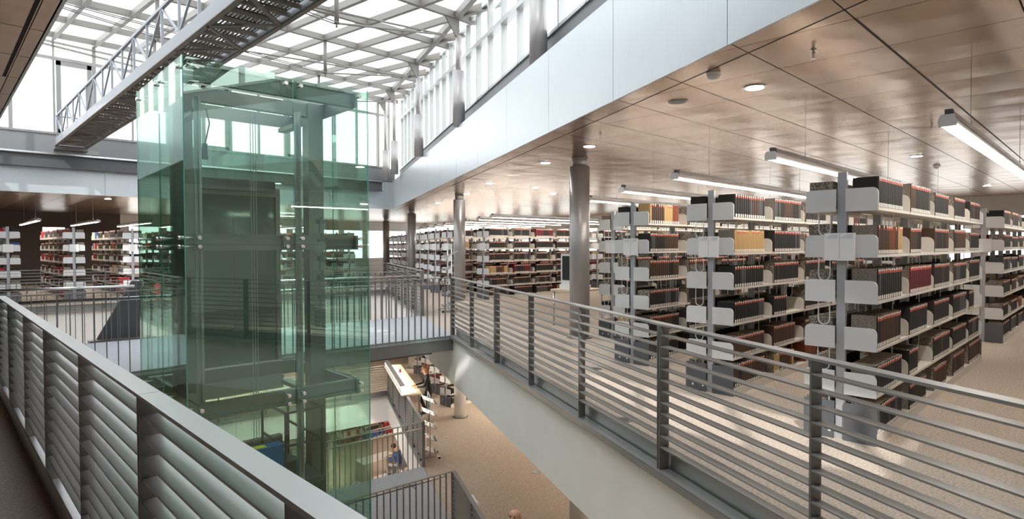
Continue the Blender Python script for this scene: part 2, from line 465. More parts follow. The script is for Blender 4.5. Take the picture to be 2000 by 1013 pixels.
# north end window
win = bpy.data.objects.new('window_3', None); COL.objects.link(win); win['kind'] = 'structure'
yw = 21.32; zt = roof_z(yw)+.1; z0 = 4.82
mx_ = [x for x in gxs if .3 < x < 13.6] + [13.72]
for i, x in enumerate(mx_):
    wd = .09 if i % 2 else .05
    MB().box(x-wd/2, x+wd/2, yw-.06, yw+.06, z0, zt).build('mullion', steel, win)
for xa, xb in zip(mx_, mx_[1:]):
    MB().quad([]) if False else None
    g = MB(); g.quad([(xa, yw, z0), (xb, yw, z0), (xb, yw, zt), (xa, yw, zt)]); g.build('pane', clear, win)
MB().box(.25, 13.72, yw-.05, yw+.05, 6.93, 7.02).build('transom', steel, win)
MB().box(.25, 13.72, yw-.05, yw+.05, z0, z0+.06).build('sill', steel, win)
for xa in (2.64, 6.48, 9.36):
    f = MB(); xb = xa+GX
    f.box(xa+.06, xa+.17, yw-.04, yw+.04, z0+.05, 6.92); f.box(xb-.17, xb-.06, yw-.04, yw+.04, z0+.05, 6.92); f.box(xa+.06, xb-.06, yw-.04, yw+.04, 6.80, 6.92); f.box(xa+.06, xb-.06, yw-.04, yw+.04, z0+.05, z0+.16)
    f.build('casement_frame', steel, win)
# west and south clerestory
win = bpy.data.objects.new('window_6', None); COL.objects.link(win); win['kind'] = 'structure'
y = YS+1
while y < 21.3:
    MB().box(XRW-.05, XRW+.05, y-.03, y+.03, ZF, roof_z(y)+.1).build('mullion', steel_l, win); y += 1.05
for ya, yb in ((YS, .9), (6.2, 21.3)):
    g = MB(); g.quad([(XRW, ya, ZF), (XRW, yb, ZF), (XRW, yb, roof_z(yb)+.1), (XRW, ya, roof_z(ya)+.1)]); g.build('pane', clear, win)
struct('wall_west', MB().box(XRW-.06, XRW+.06, .9, 6.2, ZF, roof_z(.9)+.15), fascia_m)  # solid infill out of view, added to keep sun off the lower floor
g = MB(); g.quad([(XRW, -2.2, ZF), (4.4, -2.2, ZF), (4.4, -2.2, 5.7), (XRW, -2.2, 5.7)]); g.build('pane', clear, win)
struct('wall_west', MB().box(XRW-.1, XW, YS, 21.3, ZF-.01, ZF), upstand_m)

# crane rail beam in front of the north fascia
o = thing('crane_beam', 'long dark grey steel beam under the far end windows carrying the gantry', 'beam', (6.5, 20.95, 3.85))
m = MB(); m.box(XW+.03, 13.15, 20.87, 21.03, 3.83, 3.85); m.box(XW+.03, 13.15, 20.94, 20.96, 3.85, 4.18); m.box(XW+.03, 13.15, 20.87, 21.03, 4.18, 4.2)
m.build('beam_profile', crane_m, o)
m = MB(); m.box(XW+.03, 13.15, 20.93, 20.97, 4.2, 4.25); m.build('rail', tube_m, o)
m = MB()
for x in (1.5, 4.2, 6.9, 9.6, 12.3): m.box(x, x+.02, 20.96, 21.17, 3.9, 4.15)
m.build('bracket', crane_m, o)

# ------------------------------------------------------------ maintenance gantry
def gantry():
    X0, X1, Y0, Y1, ZB = 2.60, 3.26, 1.5, 20.6, 4.42
    g = thing('maintenance_gantry', 'grey lattice maintenance gantry with perforated deck hanging high under the glass roof', 'gantry', (X0, Y1, ZB))
    for x in (X0, X1):
        MB().box(x-.03, x+.03, Y0, Y1, ZB, ZB+.20).build('side_beam', gantry_m, g)
        MB().box(x-.05 if x == X0 else x-.01, x+.01 if x == X0 else x+.05, Y0, Y1, ZB-.015, ZB).build('flange', gantry_u, g)
    m = MB(); y = Y0+.1; k = 0
    while y < Y1: m.bar((X0, y, ZB+.03), (X1, y, ZB+.03), .035, .05); y += .33
    m.build('cross_ribs', gantry_u, g)
    m = MB(); y = Y0+.1
    while y < Y1-1.2:
        m.bar((X0, y, ZB), (X1, y+.66, ZB), .05, .03); m.bar((X1, y+.66, ZB), (X0, y+1.32, ZB), .05, .03); y += 1.32
    m.build('bracing', gantry_u, g)
    # perforated deck, real holes
    m = MB(); pitch = .05; nx = int((X1-X0-.08)/pitch); y = 4.0; ny = int((Y1-y)/pitch); r = .0125; z = ZB+.065
    for i in range(nx):
        for j in range(ny):
            cx, cy = X0+.05+pitch*(i+.5), y+pitch*(j+.5); h = pitch/2
            if j % 7 == 0: 
                m.quad([(cx-h, cy-h, z), (cx+h, cy-h, z), (cx+h, cy+h, z), (cx-h, cy+h, z)]); continue
            out = [(cx+h, cy), (cx+h, cy+h), (cx, cy+h), (cx-h, cy+h), (cx-h, cy), (cx-h, cy-h), (cx, cy-h), (cx+h, cy-h)]
            inn = [(cx+r*math.cos(q*math.pi/4), cy+r*math.sin(q*math.pi/4)) for q in range(8)]
            kk = len(m.v); m.v += [(a_, b_, z) for a_, b_ in out] + [(a_, b_, z) for a_, b_ in inn]
            for q in range(8):
                q2 = (q+1) % 8; m.f.append((kk+q, kk+q2, kk+8+q2, kk+8+q)); m.mi.append(0)
    m.build('perforated_deck', gantry_u, g)
    for x in (X0, X1):
        MB().bar((x, Y0, ZB+.80), (x, Y1-.05, ZB+.80), .05, .05).build('handrail', gantry_m, g)
        y = Y1-.05; k = 0; d = .86
        while y > Y0+d:
            MB().bar((x, y, ZB+.2), (x, y, ZB+.8), .035, .035).build('baluster', gantry_m, g)
            p = MB()
            if k % 2 == 0: p.bar((x, y, ZB+.8), (x, y-d, ZB+.2), .03, .03)
            else: p.bar((x, y, ZB+.2), (x, y-d, ZB+.8), .03, .03)
            p.build('diagonal', gantry_m, g)
            y -= d; k += 1
    m = MB(); m.bar((X0, Y1-.05, ZB+.2), (X0, Y1-.35, ZB+.8), .03, .03); m.bar((X0, Y1, ZB+.8), (X1, Y1, ZB+.8), .04, .04); m.build('end_rail', gantry_m, g)
    # end carriage
    m = MB(); m.box(X0-.05, X1+.05, 20.55, 20.85, ZB-.10, ZB-.0); m.box(X0-.05, X1+.35, 20.86, 21.02, ZB-.15, ZB-.03)
    m.build('end_carriage', steel, g)
    for x in (X0+.05, X1+.15): MB().cyl((x, 20.90, ZB-.11), (x, 20.99, ZB-.11), .055, 20).build('wheel', tube_m, g, True)
gantry()
tag(MB().cyl((2.75, 19.5, 4.49), (2.75, 19.5, 4.76), .09, 16, .11).build('bucket', red_m, None, True, origin=(2.75, 19.5, 4.49)), 'small red bucket on the far end of the high grey gantry', 'bucket')

# ------------------------------------------------------------ railings
def slat_railing(a, b, z, posts, label, inside, group=None, rail_m=rail_m):
    """a->b along the edge; inside = unit vector towards the walkway"""
    a, b = Vector(a), Vector(b); d = (b-a).normalized(); L = (b-a).length; ins = Vector(inside)
    g = thing('slat_railing', label, 'railing', (a.x, a.y, z), 0, group)
    V = lambda t, o, zz: a + d*t + ins*o + Vector((0, 0, z+zz))
    m = MB()
    cuts = [0] + sorted(t for t, hv in posts if hv and .2 < t < L-.2) + [L]
    for t0, t1 in zip(cuts, cuts[1:]): m.bar(V(t0+.002, .0, 1.043), V(t1-.002, .0, 1.043), .075, .014)
    m.build('top_rail', rail_m, g)
    for k in range(11):
        MB().bar(V(0, .0, .968-.0795*k), V(L, .0, .968-.0795*k), .062, .009).build('slat', rail_m, g)
    for t, hv in posts:
        m = MB()
        if hv:
            for s in (-.011, .011): m.bar(V(t+s, 0, -.04), V(t+s, 0, 1.036), .012, .078, d.cross(Vector((0, 0, 1))))
        else: m.bar(V(t, 0, -.04), V(t, 0, 1.036), .012, .066, d.cross(Vector((0, 0, 1))))
        m.build('post', steel, g)
    MB().bar(V(0, .06, .07), V(L, .06, .07), .008, .14).build('kick_plate', steel_l, g)
    MB().bar(V(0, -.01, .006), V(L, -.01, .006), .10, .012).bar(V(0, -.056, -.02), V(L, -.056, -.02), .008, .06).build('base_angle', steel_l, g)
    return g
tc_ = CD.x*BN1.x + CD.y*BN1.y
def cposts(t0, t1):
    out = []; k = 0; t = t1
    while t > t0-.01:
        out.append((t-t0, k % 2 == 0 and k > 0)); t -= 1.365; k += 1
    return out
def creverse(ps, L): return ps
T0 = -2.6
ps = []
k = 0; t = tc_
while t > T0: ps.append((t-T0, k in (2, 5, 7, 9))); t -= 1.365; k += 1
slat_railing(PC(WR, T0), PC(WR, tc_), 0, ps, 'long grey slatted railing along the white slab edge in front of the right hand bookcases', CN, 'slatted railings')
yw0 = -2.0
ps = []
y = 1.29 - 2*1.28
while y < 9.0: ps.append((y-yw0, abs((y-2.57)/1.28) % 2 < .01 or abs((y-2.57)/1.28 % 2 - 2) < .01)); y += 1.28
slat_railing((XW-.03, yw0, 0), (XW-.03, 9.0, 0), 0, ps, 'grey slatted railing closest to the camera at the lower left', (-1, 0, 0), 'slatted railings', rail_lit)
# beyond the bridge
t1 = CD.x*BF1.x + CD.y*BF1.y; t2 = CD.x*NV1.x + CD.y*NV1.y
n = int((t2-t1)/1.365)
slat_railing(PC(WR, t1), PC(WR, t2), 0, [(1.365*i, i % 2 == 0) for i in range(n+1)], 'far slatted railing running away beyond the bridge beside the round columns', CN, 'slatted railings')
ND = (NV0-NV1).normalized(); NI = Vector((-ND.y, ND.x, 0)); NI = NI if NI.y > 0 else -NI
Ln = (NV0-NV1).length
slat_railing(NV1, NV0, 0, [(1.33*i, i % 2 == 0) for i in range(int(Ln/1.33)+1)], 'slatted railing on the white far edge of the opening behind the bridge', NI, 'slatted railings')
slat_railing((XW-.03, 12.2, 0), (XW-.03, 19, 0), 0, [(1.33*i, i % 2 == 0) for i in range(6)], 'slatted railing on the left edge of the opening beyond the bridge', (-1, 0, 0), 'slatted railings')
# lower level
slat_railing(PC(WR, 1.0), PC(WR, tc_), Z1, [(tc_-1-1.365*i, i % 2 == 0) for i in range(6)], 'lower floor slatted railing running from the lower bridge towards the camera', CN, 'slatted railings')
slat_railing(PC(WR, t1), PC(WR, t2), Z1, [(1.365*i, i % 2 == 0) for i in range(n+1)], 'lower floor slatted railing carrying the long reading desk where the woman stands', CN, 'slatted railings')
slat_railing(NV1, NV0, Z1, [(1.33*i, i % 2 == 0) for i in range(int(Ln/1.33)+1)], 'lower floor slatted railing across the far edge of the opening', NI, 'slatted railings')

def bar_railing(a, b, z, label, inside, hand=(0, 1)):
    a, b = Vector(a), Vector(b); d = (b-a).normalized(); L = (b-a).length; ins = Vector(inside)
    g = thing('bridge_railing', label, 'railing', (a.x, a.y, z), 0, 'railings with upright bars on the bridges')
    V = lambda t, o, zz: a + d*t + ins*o + Vector((0, 0, z+zz))
    MB().bar(V(0, 0, 1.04), V(L, 0, 1.04), .045, .012).build('top_rail', rail_m, g)
    n = int(L/.122)
    for i in range(n+1):
        t = L*i/n
        MB().bar(V(t, 0, -.05), V(t, 0, 1.034), .010, .038, d.cross(Vector((0, 0, 1)))).build('baluster', steel, g)
    MB().cyl(V(L*hand[0], .12, .94), V(L*hand[1], .12, .94), .024, 16).build('handrail', tube_m, g, True)
    m = MB(); t = .5
    while t < L-.2: m.path([V(t, .01, .90), V(t, .12, .90), V(t, .12, .92)], .007, 6); t += 1.22
    m.build('handrail_brackets', steel, g)
    return g
bi = Vector((.1, .99, 0)).normalized()
bar_railing(BN0+Vector((.0, .02, 0)), BN1+Vector((-.03, .02, 0)), 0, 'near railing of the upper bridge, with upright bars and round handrail', bi, (.02, .99))
bar_railing(BF0+Vector((0, -.02, 0)), BF0+(BF1-BF0)*.26+Vector((0, -.02, 0)), 0, 'short left length of the far railing of the upper bridge', -bi, (0, .98))
bar_railing(BF0+(BF1-BF0)*.5+Vector((0, -.02, 0)), BF1+Vector((-.03, -.02, 0)), 0, 'right length of the far railing of the upper bridge', -bi, (0, .97))
bar_railing(BN0+Vector((.0, .02, 0)), BN1+Vector((-.03, .02, 0)), Z1, 'near railing of the lower bridge at the bottom of the view', bi, (.02, .99))
bar_railing(BF0+Vector((0, -.02, 0)), BF1+Vector((-.03, -.02, 0)), Z1, 'far railing of the lower bridge above the seated man', -bi, (.02, .99))
# slanted steel stair panel beyond the bridge and the small table
m = MB()
pa = [(2.05, 12.42, -.05), (2.75, 12.32, -.05), (2.75, 12.32, 1.0), (2.6, 12.34, 1.0)]
k0 = len(m.v)
m.v += pa + [(x, y+.10, z) for x, y, z in pa]
for q in ((0, 1, 2, 3), (7, 6, 5, 4), (0, 4, 5, 1), (1, 5, 6, 2), (2, 6, 7, 3), (3, 7, 4, 0)): m.f.append(tuple(k0+i for i in q)); m.mi.append(0)
o = thing('stair_side_panel', 'dark steel wedge shaped stair panel standing on the far side of the bridge', 'stair panel', (2.4, 12.4, 0))
m.build('panel', steel_d, o); MB().box(1.95, 2.95, 12.3, 12.5, -.06, -.0).build('foot_plate', steel, o)

# ------------------------------------------------------------ columns
def column(x, y, z0, z1, label, m_=column_m, r=.175, neck=True):
    o = thing('round_column', label, 'column', (x, y, z0), 0, 'round columns')
    MB().cyl((x, y, z0), (x, y, z1-(.16 if neck else 0)), r, 40).build('shaft', m_, o, True)
    if neck:
        MB().cyl((x, y, z1-.16), (x, y, z1-.004), r*.72, 32).cyl((x, y, z1-.012), (x, y, z1-.003), r*.82, 32).build('neck', m_, o, True)
    MB().cyl((x, y, z0), (x, y, z0+.02), r+.05, 32).build('base_ring', steel, o, True)
cols = [(8.15, 6.65), (11.32, 13.82), (14.55, 20.9), (17.75, 27.9)]
nm = ['nearest', 'second', 'third', 'farthest']
for k, (x, y) in enumerate(cols):
    column(x, y, 0, ZC, nm[k] + ' grey round steel column under the brown ceiling behind the right railing')
    if k < 3: column(x, y, Z1, -.88, ['white round column at the bottom edge under the white slab', 'white round column on the lower floor right of the standing woman', 'far white round column on the lower floor beyond the desk'][k], white, .18, False)

# ------------------------------------------------------------ bookcases
LV = [1.905, 1.53, 1.16, .78, .41, .10]
def rounded_plate(x, y0, y1, z0, z1, outer, th=.012, r=.045):
    """vertical plate in the y-z plane, top corner on side 'outer' (+1/-1) rounded"""
    pts = []
    yo, yi = (y1, y0) if outer > 0 else (y0, y1)
    pts.append((yi, z0)); pts.append((yo, z0)); pts.append((yo, z1-r))
    for i in range(1, 7):
        a_ = math.pi/2*i/6; pts.append((yo - outer*r*(1-math.cos(a_)), z1-r+r*math.sin(a_)))
    pts.append((yi, z1))
    return MB().vprism(pts, x, x+th)
def make_case(nb, detail, label, sign=True, low=False, nlev=6):
    c = thing('bookcase', label, 'bookcase', (0, 0, 0), 0, 'double sided steel bookcases')
    H = 2.2 if nlev == 6 else 1.5
    lv = LV if nlev == 6 else [1.16, .78, .41, .10]; dv = {}
    for i in range(nb+1):
        x = .05 + i*1.0 - (.0 if i < nb else .1)
        MB().box(x-.02, x+.02, -.034, .034, 0, H).build('upright', post_m, c, local=True)
    if detail: MB().box(.028, .0295, -.018, -.010, 1.55, 1.6).box(.028, .0295, .010, .018, 1.55, 1.6).build('post_slots', dark, c, local=True)
    for li, z in enumerate(lv[:-1]):
        for s in (-1, 1):
            a_, b_ = sorted((s*.036, s*.272))
            if detail:
                for i in range(nb):
                    MB().box(.02+i, 1.0+i-(.01 if i < nb-1 else .0), a_, b_, z-.028, z-.004).build('shelf', board_m, c, local=True)
            else:
                MB().box(.02, nb, a_, b_, z-.028, z-.004).build('shelf', board_m, c, local=True)
            rounded_plate(0, a_, b_, z-.03, z+.155, s).build('end_plate', shelf_m, c, local=True)
            rounded_plate(nb-.012, a_, b_, z-.03, z+.155, s).build('end_plate', shelf_m, c, local=True)
            for i in range(1, nb):
                if dv.get(s) is None: dv[s] = rounded_plate(0, a_, b_, 0, .155, s, .008, .06).mesh('divider_plate', board_m)
                o_ = bpy.data.objects.new('divider_plate', dv[s]); COL.objects.link(o_); o_.parent = c; o_.location = (i-.012, 0, z-.003)
            if detail:
                for i in range(nb):
                    if li < 5:
                        zz = z-.028; ya, yb = s*.085, s*.175; ym = s*.13
                        for xo in ((.03, .80) if s > 0 else (.86,)):
                            pts = [(i+xo, ya, zz), (i+xo, ya, zz-.15)] + [(i+xo, ym-s*.045*math.cos(q*math.pi/6), zz-.15-.045*math.sin(q*math.pi/6)) for q in range(1, 6)] + [(i+xo, yb, zz-.15), (i+xo, yb, zz)]
                            if len([1 for o_ in c.children if o_.name.startswith('wire_support')]) < 90:
                                MB().path(pts, .0045, 6).build('wire_support', shelf_m, c, local=True)
    for s in (-1, 1):
        a_, b_ = sorted((s*.036, s*.275))
        MB().box(.012, nb-.012, a_, b_, .0, .085).build('plinth', board_m, c, local=True)
        for x in (0, nb-.014):
            o = rounded_plate(x, a_, b_, 0, .31, s, .014, .02).build('base_panel', base_m, c, local=True)
            if x == 0 and detail:
                m = MB()
                for q in (.07, .19): m.box(-.002, 0, s*q-.010+.0, s*q+.010, .055, .078)
                m.build('label_dot', card_m, o, local=True)
    if sign and nlev == 6:
        sg = MB().box(-.022, -.006, -.115, .115, 1.475, 1.70).build('sign_card', card_m, c, local=True)
        if detail:
            m = MB()
            for s in (-1, 1):
                for q, (zz, w) in enumerate(((1.683, .05), (1.672, .07), (1.661, .085))):
                    y0 = -.105 if s < 0 else .008
                    m.box(-.0235, -.022, y0+.006, y0+.006+w, zz-.0012, zz+.0012)
            m.box(-.0235, -.022, -.0008, .0008, 1.485, 1.69)
            m.build('sign_text', ink_m, sg, local=True)
    return c
# every case: (x, y, rot, bays, label, tier)
cases = []
near_names = ['nearest double sided steel bookcase at the right, white card on its end post',
              'second steel bookcase, standing directly behind the nearest one',
              'third steel bookcase, behind the second one and shorter in view',
              'fourth steel bookcase, set back between the round column and the third bookcase']
near = [(5.35, 1.625), (6.07, 3.145), (6.82, 4.665), (8.45, 6.185)]
proto_d = None; proto_f = None; proto_l = None
for k, (x, y) in enumerate(near): cases.append((x, y, 0, 5, near_names[k], 'd', 0))
for k in range(4):
    cases.append((12.45, 1.625+1.52*k, 0, 5, ['bookcase standing alone past the aisle at the right edge, grey end plates', 'back row bookcase beyond the aisle, seen between nearest and second bookcase', 'back row bookcase beyond the aisle, seen between second and third bookcase', 'back row bookcase beyond the aisle, seen between third and fourth bookcase'][k], 'f', 0))
far = [(12.0, 13.55), (11.85, 15.1), (12.5, 16.6), (13.3, 18.1), (14.0, 19.6), (14.95, 21.15), (15.5, 22.7), (16.2, 24.2), (17.0, 25.7), (17.7, 27.2), (18.4, 28.8)]
for k, (x, y) in enumerate(far):
    cases.append((x, y, 0, 5, 'far bookcase, %s row behind the second round column counting away from camera' % ORD[k], 'f', 0))
for k in range(5):
    cases.append((17.6, 10.5+1.52*k, 0, 5, 'bookcase in the far right block, %s row seen past the nearest column' % ORD[k], 'f', 0))
for k in range(9):
    cases.append((.10+1.52*k, 22.0, math.pi/2, 5, 'bookcase in the block beyond the far railing, %s from the left' % ORD[k], 'f', 0))
for k in range(6):
    cases.append((11.75+.72*k+(.5 if k > 3 else 0), 15.1+1.52*k, 0, 4, 'low bookcase on the lower floor behind the standing woman, %s from the white column' % ORD[k], 'l', Z1))
for k in range(7):
    cases.append((.10+1.52*k, 22.0, math.pi/2, 5, 'lower floor bookcase seen through the green glass, %s from the left' % ORD[k], 'f', Z1))
for k in range(6):
    cases.append((1.6+1.52*k, 22.4, math.pi/2, 5, 'bottom floor bookcase seen through the green glass, %s from the left' % ORD[k], 'f', Z2))
for k in range(4):
    cases.append((12.6+.7*k, 23.6+1.52*k, 0, 4, 'low bookcase on the bottom floor seen through the green glass, %s row' % ORD[k], 'l', Z2))
for x, y, rot, nb, lab, tier, z in cases:
    if tier == 'd':
        if proto_d is None: proto_d = o = make_case(5, True, lab)
        else: o = dup(proto_d, (x, y, z), rot, lab)
    elif tier == 'f':
        if proto_f is None: proto_f = o = make_case(5, False, lab)
        else: o = dup(proto_f, (x, y, z), rot, lab)
    else:
        if proto_l is None: proto_l = o = make_case(4, False, lab, False, True, 4)
        else: o = dup(proto_l, (x, y, z), rot, lab)
    o.location = (x, y, z); o.rotation_euler = (0, 0, rot)

# ------------------------------------------------------------ books
bk = {
 'black': mat('black_binding', (.028, .026, .025), .55), 'dark brown': mat('dark_brown_binding', (.075, .045, .032), .5),
 'dark grey': mat('dark_grey_binding', (.085, .085, .09), .6), 'tan': mat('tan_binding', (.50, .33, .15), .6),
 'reddish brown': mat('reddish_brown_binding', (.20, .060, .030), .5), 'red': mat('red_binding', (.34, .02, .025), .5),
 'dark green': mat('dark_green_binding', (.035, .09, .045), .5), 'beige': mat('beige_binding', (.58, .50, .38), .7),
 'wine red': mat('wine_red_binding', (.12, .02, .025), .5), 'blue': mat('blue_binding', (.04, .10, .30), .5)}
for k_ in bk: dull(bk[k_]).node_tree.nodes['Principled BSDF'].inputs['Roughness'].default_value = .7
marble = noisy(mat('marbled_paper', rough=.6), (.10, .085, .075), (.34, .28, .22), 60, 5, None, 0, .4, .6)
red_l = mat('red_spine_label', (.72, .085, .035), .5)
white_l = mat('white_spine_label', (.86, .83, .76), .6)
page_m = mat('page_edges', (.62, .55, .45), .8)
BN = list(bk); SLOTS = [bk[k] for k in BN] + [marble, red_l, white_l, page_m]
IM, IR, IW, IP = len(BN), len(BN)+1, len(BN)+2, len(BN)+3
def book_faces(m, T, t, d, h, ci, style, side_marble, full=True):
    """book in local frame: x thickness, y depth (spine at y=0, pages towards +y), z up; T maps"""
    def Q(pts, mi): m.cur = mi; m.quad([T(*p) for p in pts])
    sm = IM if side_marble else ci
    for xa, ya, xb, yb in ((0, .007, t*.2, 0), (t*.2, 0, t*.8, 0), (t*.8, 0, t, .007)): Q([(xa, ya, 0), (xb, yb, 0), (xb, yb, h), (xa, ya, h)], ci)
    Q([(0, .007, 0), (0, .007, h), (0, d, h), (0, d, 0)], sm)
    Q([(t, .007, 0), (t, d, 0), (t, d, h), (t, .007, h)], sm)
    Q([(0, 0, h-.003), (t, 0, h-.003), (t, d, h-.003), (0, d, h-.003)], IP)
    if full: Q([(t, d, 0), (0, d, 0), (0, d, h), (t, d, h)], IP)
    e = -.0012
    if style != 2:
        Q([(t*.2, e, h*.02), (t*.8, e, h*.02), (t*.8, e, h*.15), (t*.2, e, h*.15)], IW)
    if style in (0, 1):
        Q([(t*.19, e, h*.845), (t*.81, e, h*.845), (t*.81, e, h*.915), (t*.19, e, h*.915)], IR)
        Q([(t*.24, e, h*.918), (t*.76, e, h*.918), (t*.76, e, h*.985), (t*.24, e, h*.985)], IW)
PALS = [(['black']*9 + ['dark brown', 'dark grey'], (0, 0, 0, 1)), (['dark grey', 'black', 'black', 'dark brown'], (0, 0, 1)),
        (['tan', 'reddish brown', 'tan', 'dark brown'], (1, 3, 0)), (['dark brown', 'dark brown', 'black'], (0, 1)), (['reddish brown', 'dark brown', 'reddish brown'], (0, 1)),
        (['beige', 'tan', 'beige'], (3, 1)), (['red', 'red', 'wine red'], (0, 3)), (['dark green', 'black'], (0, 1)), (['blue', 'beige', 'red'], (3, 2)), (['wine red', 'black'], (0, 1))]
def project(p):
    q = Vector(p) - Vector((0, 0, EYE)); z = q.dot(FW)
    if z < .2: return None
    return 1000 + F*q.dot(RT)/z, 506.5 - F*q.dot(UP)/z, z
books = []      # (score, case index, side, level, bay, idx, x, y(front), z, t, d, h, colour, style, marble, rot, lean)
ends = []
rnd = random.Random(11)
for ci_, (cx, cy, rot, nb, lab, tier, cz) in enumerate(cases):
    lv = LV if tier != 'l' else [1.16, .78, .41, .10]
    for side in (-1, 1):
        for li, zl in enumerate(lv):
            red_case = rot != 0
            row_pal = rnd.choice([0, 0, 0, 0, 1, 3] if not red_case else [0, 1, 4, 3])
            for b_ in range(nb):
                pal, styles = PALS[row_pal if rnd.random() < .55 else rnd.choice([0, 0, 0, 0, 1, 2, 3, 3, 4, 9, 1, 0, 5 if ci_ > 3 else 0, 7 if ci_ > 8 else 0] if not red_case else [0, 0, 1, 6, 6, 7, 5, 8, 4])]
                if ci_ == 0 and side < 0 and li == 1 and b_ == 0: pal, styles = PALS[2]
                if ci_ == 1 and side < 0 and li == 1 and b_ == 0: pal, styles = PALS[2]
                if tier == 'l': pal, styles = PALS[rnd.choice([6, 8, 0, 7])]
                fill = rnd.uniform(.62, .84) if rnd.random() < .85 else rnd.uniform(.3, .95)
                if ci_ < 3 and side < 0 and b_ == 0: fill = .70
                x = b_ + (.055 if b_ == 0 else .085); xe = b_ + .07 + fill
                hb = rnd.uniform(.215, .255) if tier != 'l' else .22
                if zl > 1.8: hb = min(hb+.015, .265)
                idx = 0
                tb = rnd.uniform(.036, .058)
                colr = rnd.choice(pal); mar = rnd.random() < .5
                while x < min(xe, b_ + .93):
                    t = tb*rnd.uniform(.82, 1.12)
                    if rnd.random() < .25: colr = rnd.choice(pal)
                    st = rnd.choice(styles)
                    h = hb*rnd.uniform(.985, 1.012); d = rnd.uniform(.185, .195)
                    fy = .262 if li < len(lv)-1 else .268
                    books.append([0, ci_, side, li, b_, idx, x, side*fy, zl-.004 if li < len(lv)-1 else .086, t, d, h, colr, st, mar])
                    x += t + .0012; idx += 1
                if x < b_+.95: ends.append((ci_, side, li, b_, x+.012, zl-.004 if li < len(lv)-1 else .086))
def frame_of(ci_):
    cx, cy, rot, nb, lab, tier, cz = cases[ci_]
    return Matrix.Translation((cx, cy, cz)) @ Matrix.Rotation(rot, 4, 'Z')
FR = [frame_of(i) for i in range(len(cases))]
for b_ in books:
    ci_ = b_[1]
    if ci_ > 3 and ci_ != 4 or b_[2] > 0: continue
    p = FR[ci_] @ Vector((b_[6]+b_[9]/2, b_[7], b_[8]+b_[11]/2)); q = project(p)
    if q and 20 < q[0] < 1985 and 20 < q[1] < 950 and (q[0] > 1180):
        nx = project(p + Vector((b_[9], 0, 0))) if True else q
        b_[0] = abs(nx[0]-q[0]) * b_[11]*F/q[2] + (30 if ci_ == 0 else 0)
books.sort(key=lambda r: -r[0])
indiv, rest = books[:300], books[300:]
protos = {}
CASE_SHORT = {0: 'nearest bookcase', 1: 'second nearest bookcase', 2: 'third nearest bookcase', 3: 'fourth nearest bookcase', 4: 'bookcase at right edge'}
LEVN = ['top shelf', 'second shelf down', 'third shelf down', 'fourth shelf down', 'fifth shelf down', 'bottom shelf']
STN = {0: 'red labelled', 1: 'red labelled', 2: 'plain', 3: 'white labelled'}
for (_, ci_, side, li, b_, idx, x, y, z, t, d, h, colr, st, mar) in indiv:
    tq = round(t/.004)*.004; key = (colr, st, mar, tq)
    if key not in protos:
        def half(m0, parts):
            pass
        sm = IM if mar else BN.index(colr)
        cov = MB(); cov.cur = 0
        c_ = .0025; H0 = 1.0
        cov.prism([(0, .007), (tq*.2, 0), (tq*.8, 0), (tq, .007), (tq, .010), (0, .010)], 0, 1); cov.cur = 1; cov.box(0, c_, .0101, .19, 0, 1); cov.box(tq-c_, tq, .0101, .19, 0, 1)
        me_c = cov.mesh('book', [bk[colr], SLOTS[sm]])
        pg = MB().box(c_, tq-c_, .0102, .185, .012, .985).mesh('page_block', page_m)
        lab_r = MB().box(tq*.19, tq*.81, -.0012, .0, .845, .915).mesh('title_label', red_l) if st in (0, 1) else None
        lab_t = MB().box(tq*.24, tq*.76, -.0012, .0, .918, .985).mesh('top_label', white_l) if st in (0, 1) else None
        lab_w = MB().box(tq*.2, tq*.8, -.0012, .0, .02, .15).mesh('shelf_label', white_l) if st != 2 else None
        protos[key] = (me_c, pg, lab_r, lab_t, lab_w)
    me_c, pg, lab_r, lab_t, lab_w = protos[key]
    o = bpy.data.objects.new('book', me_c); COL.objects.link(o)
    cx, cy, rot, nb, lab, tier, cz = cases[ci_]
    o.location = (cx+x, cy+y, cz+z); o.scale = (t/tq*.985, 1, h)
    tag(o, '%s %s book, %s in bay %s, %s, %s' % (STN[st], colr, ORD[idx], ['one', 'two', 'three', 'four', 'five'][b_], LEVN[li], CASE_SHORT[ci_]), 'book', 'bound volumes on the bookcases')
    for nme, me in (('page_block', pg), ('title_label', lab_r), ('top_label', lab_t), ('shelf_label', lab_w)):
        if me: c = bpy.data.objects.new(nme, me); COL.objects.link(c); c.parent = o
m = MB()
for (_, ci_, side, li, b_, idx, x, y, z, t, d, h, colr, st, mar) in rest:
    M = FR[ci_]
    if side < 0: T = lambda a, b2, c, M=M: M @ Vector((x+a, y+b2, z+c))
    else: T = lambda a, b2, c, M=M: M @ Vector((x+t-a, y-b2, z+c))
    # flip winding is irrelevant here
    book_faces(m, T, t, d, h, BN.index(colr), st, mar, False)
o = m.build('books', SLOTS); tag(o, 'all the smaller rows of dark bound volumes filling the farther shelves', 'books', None, 'stuff')
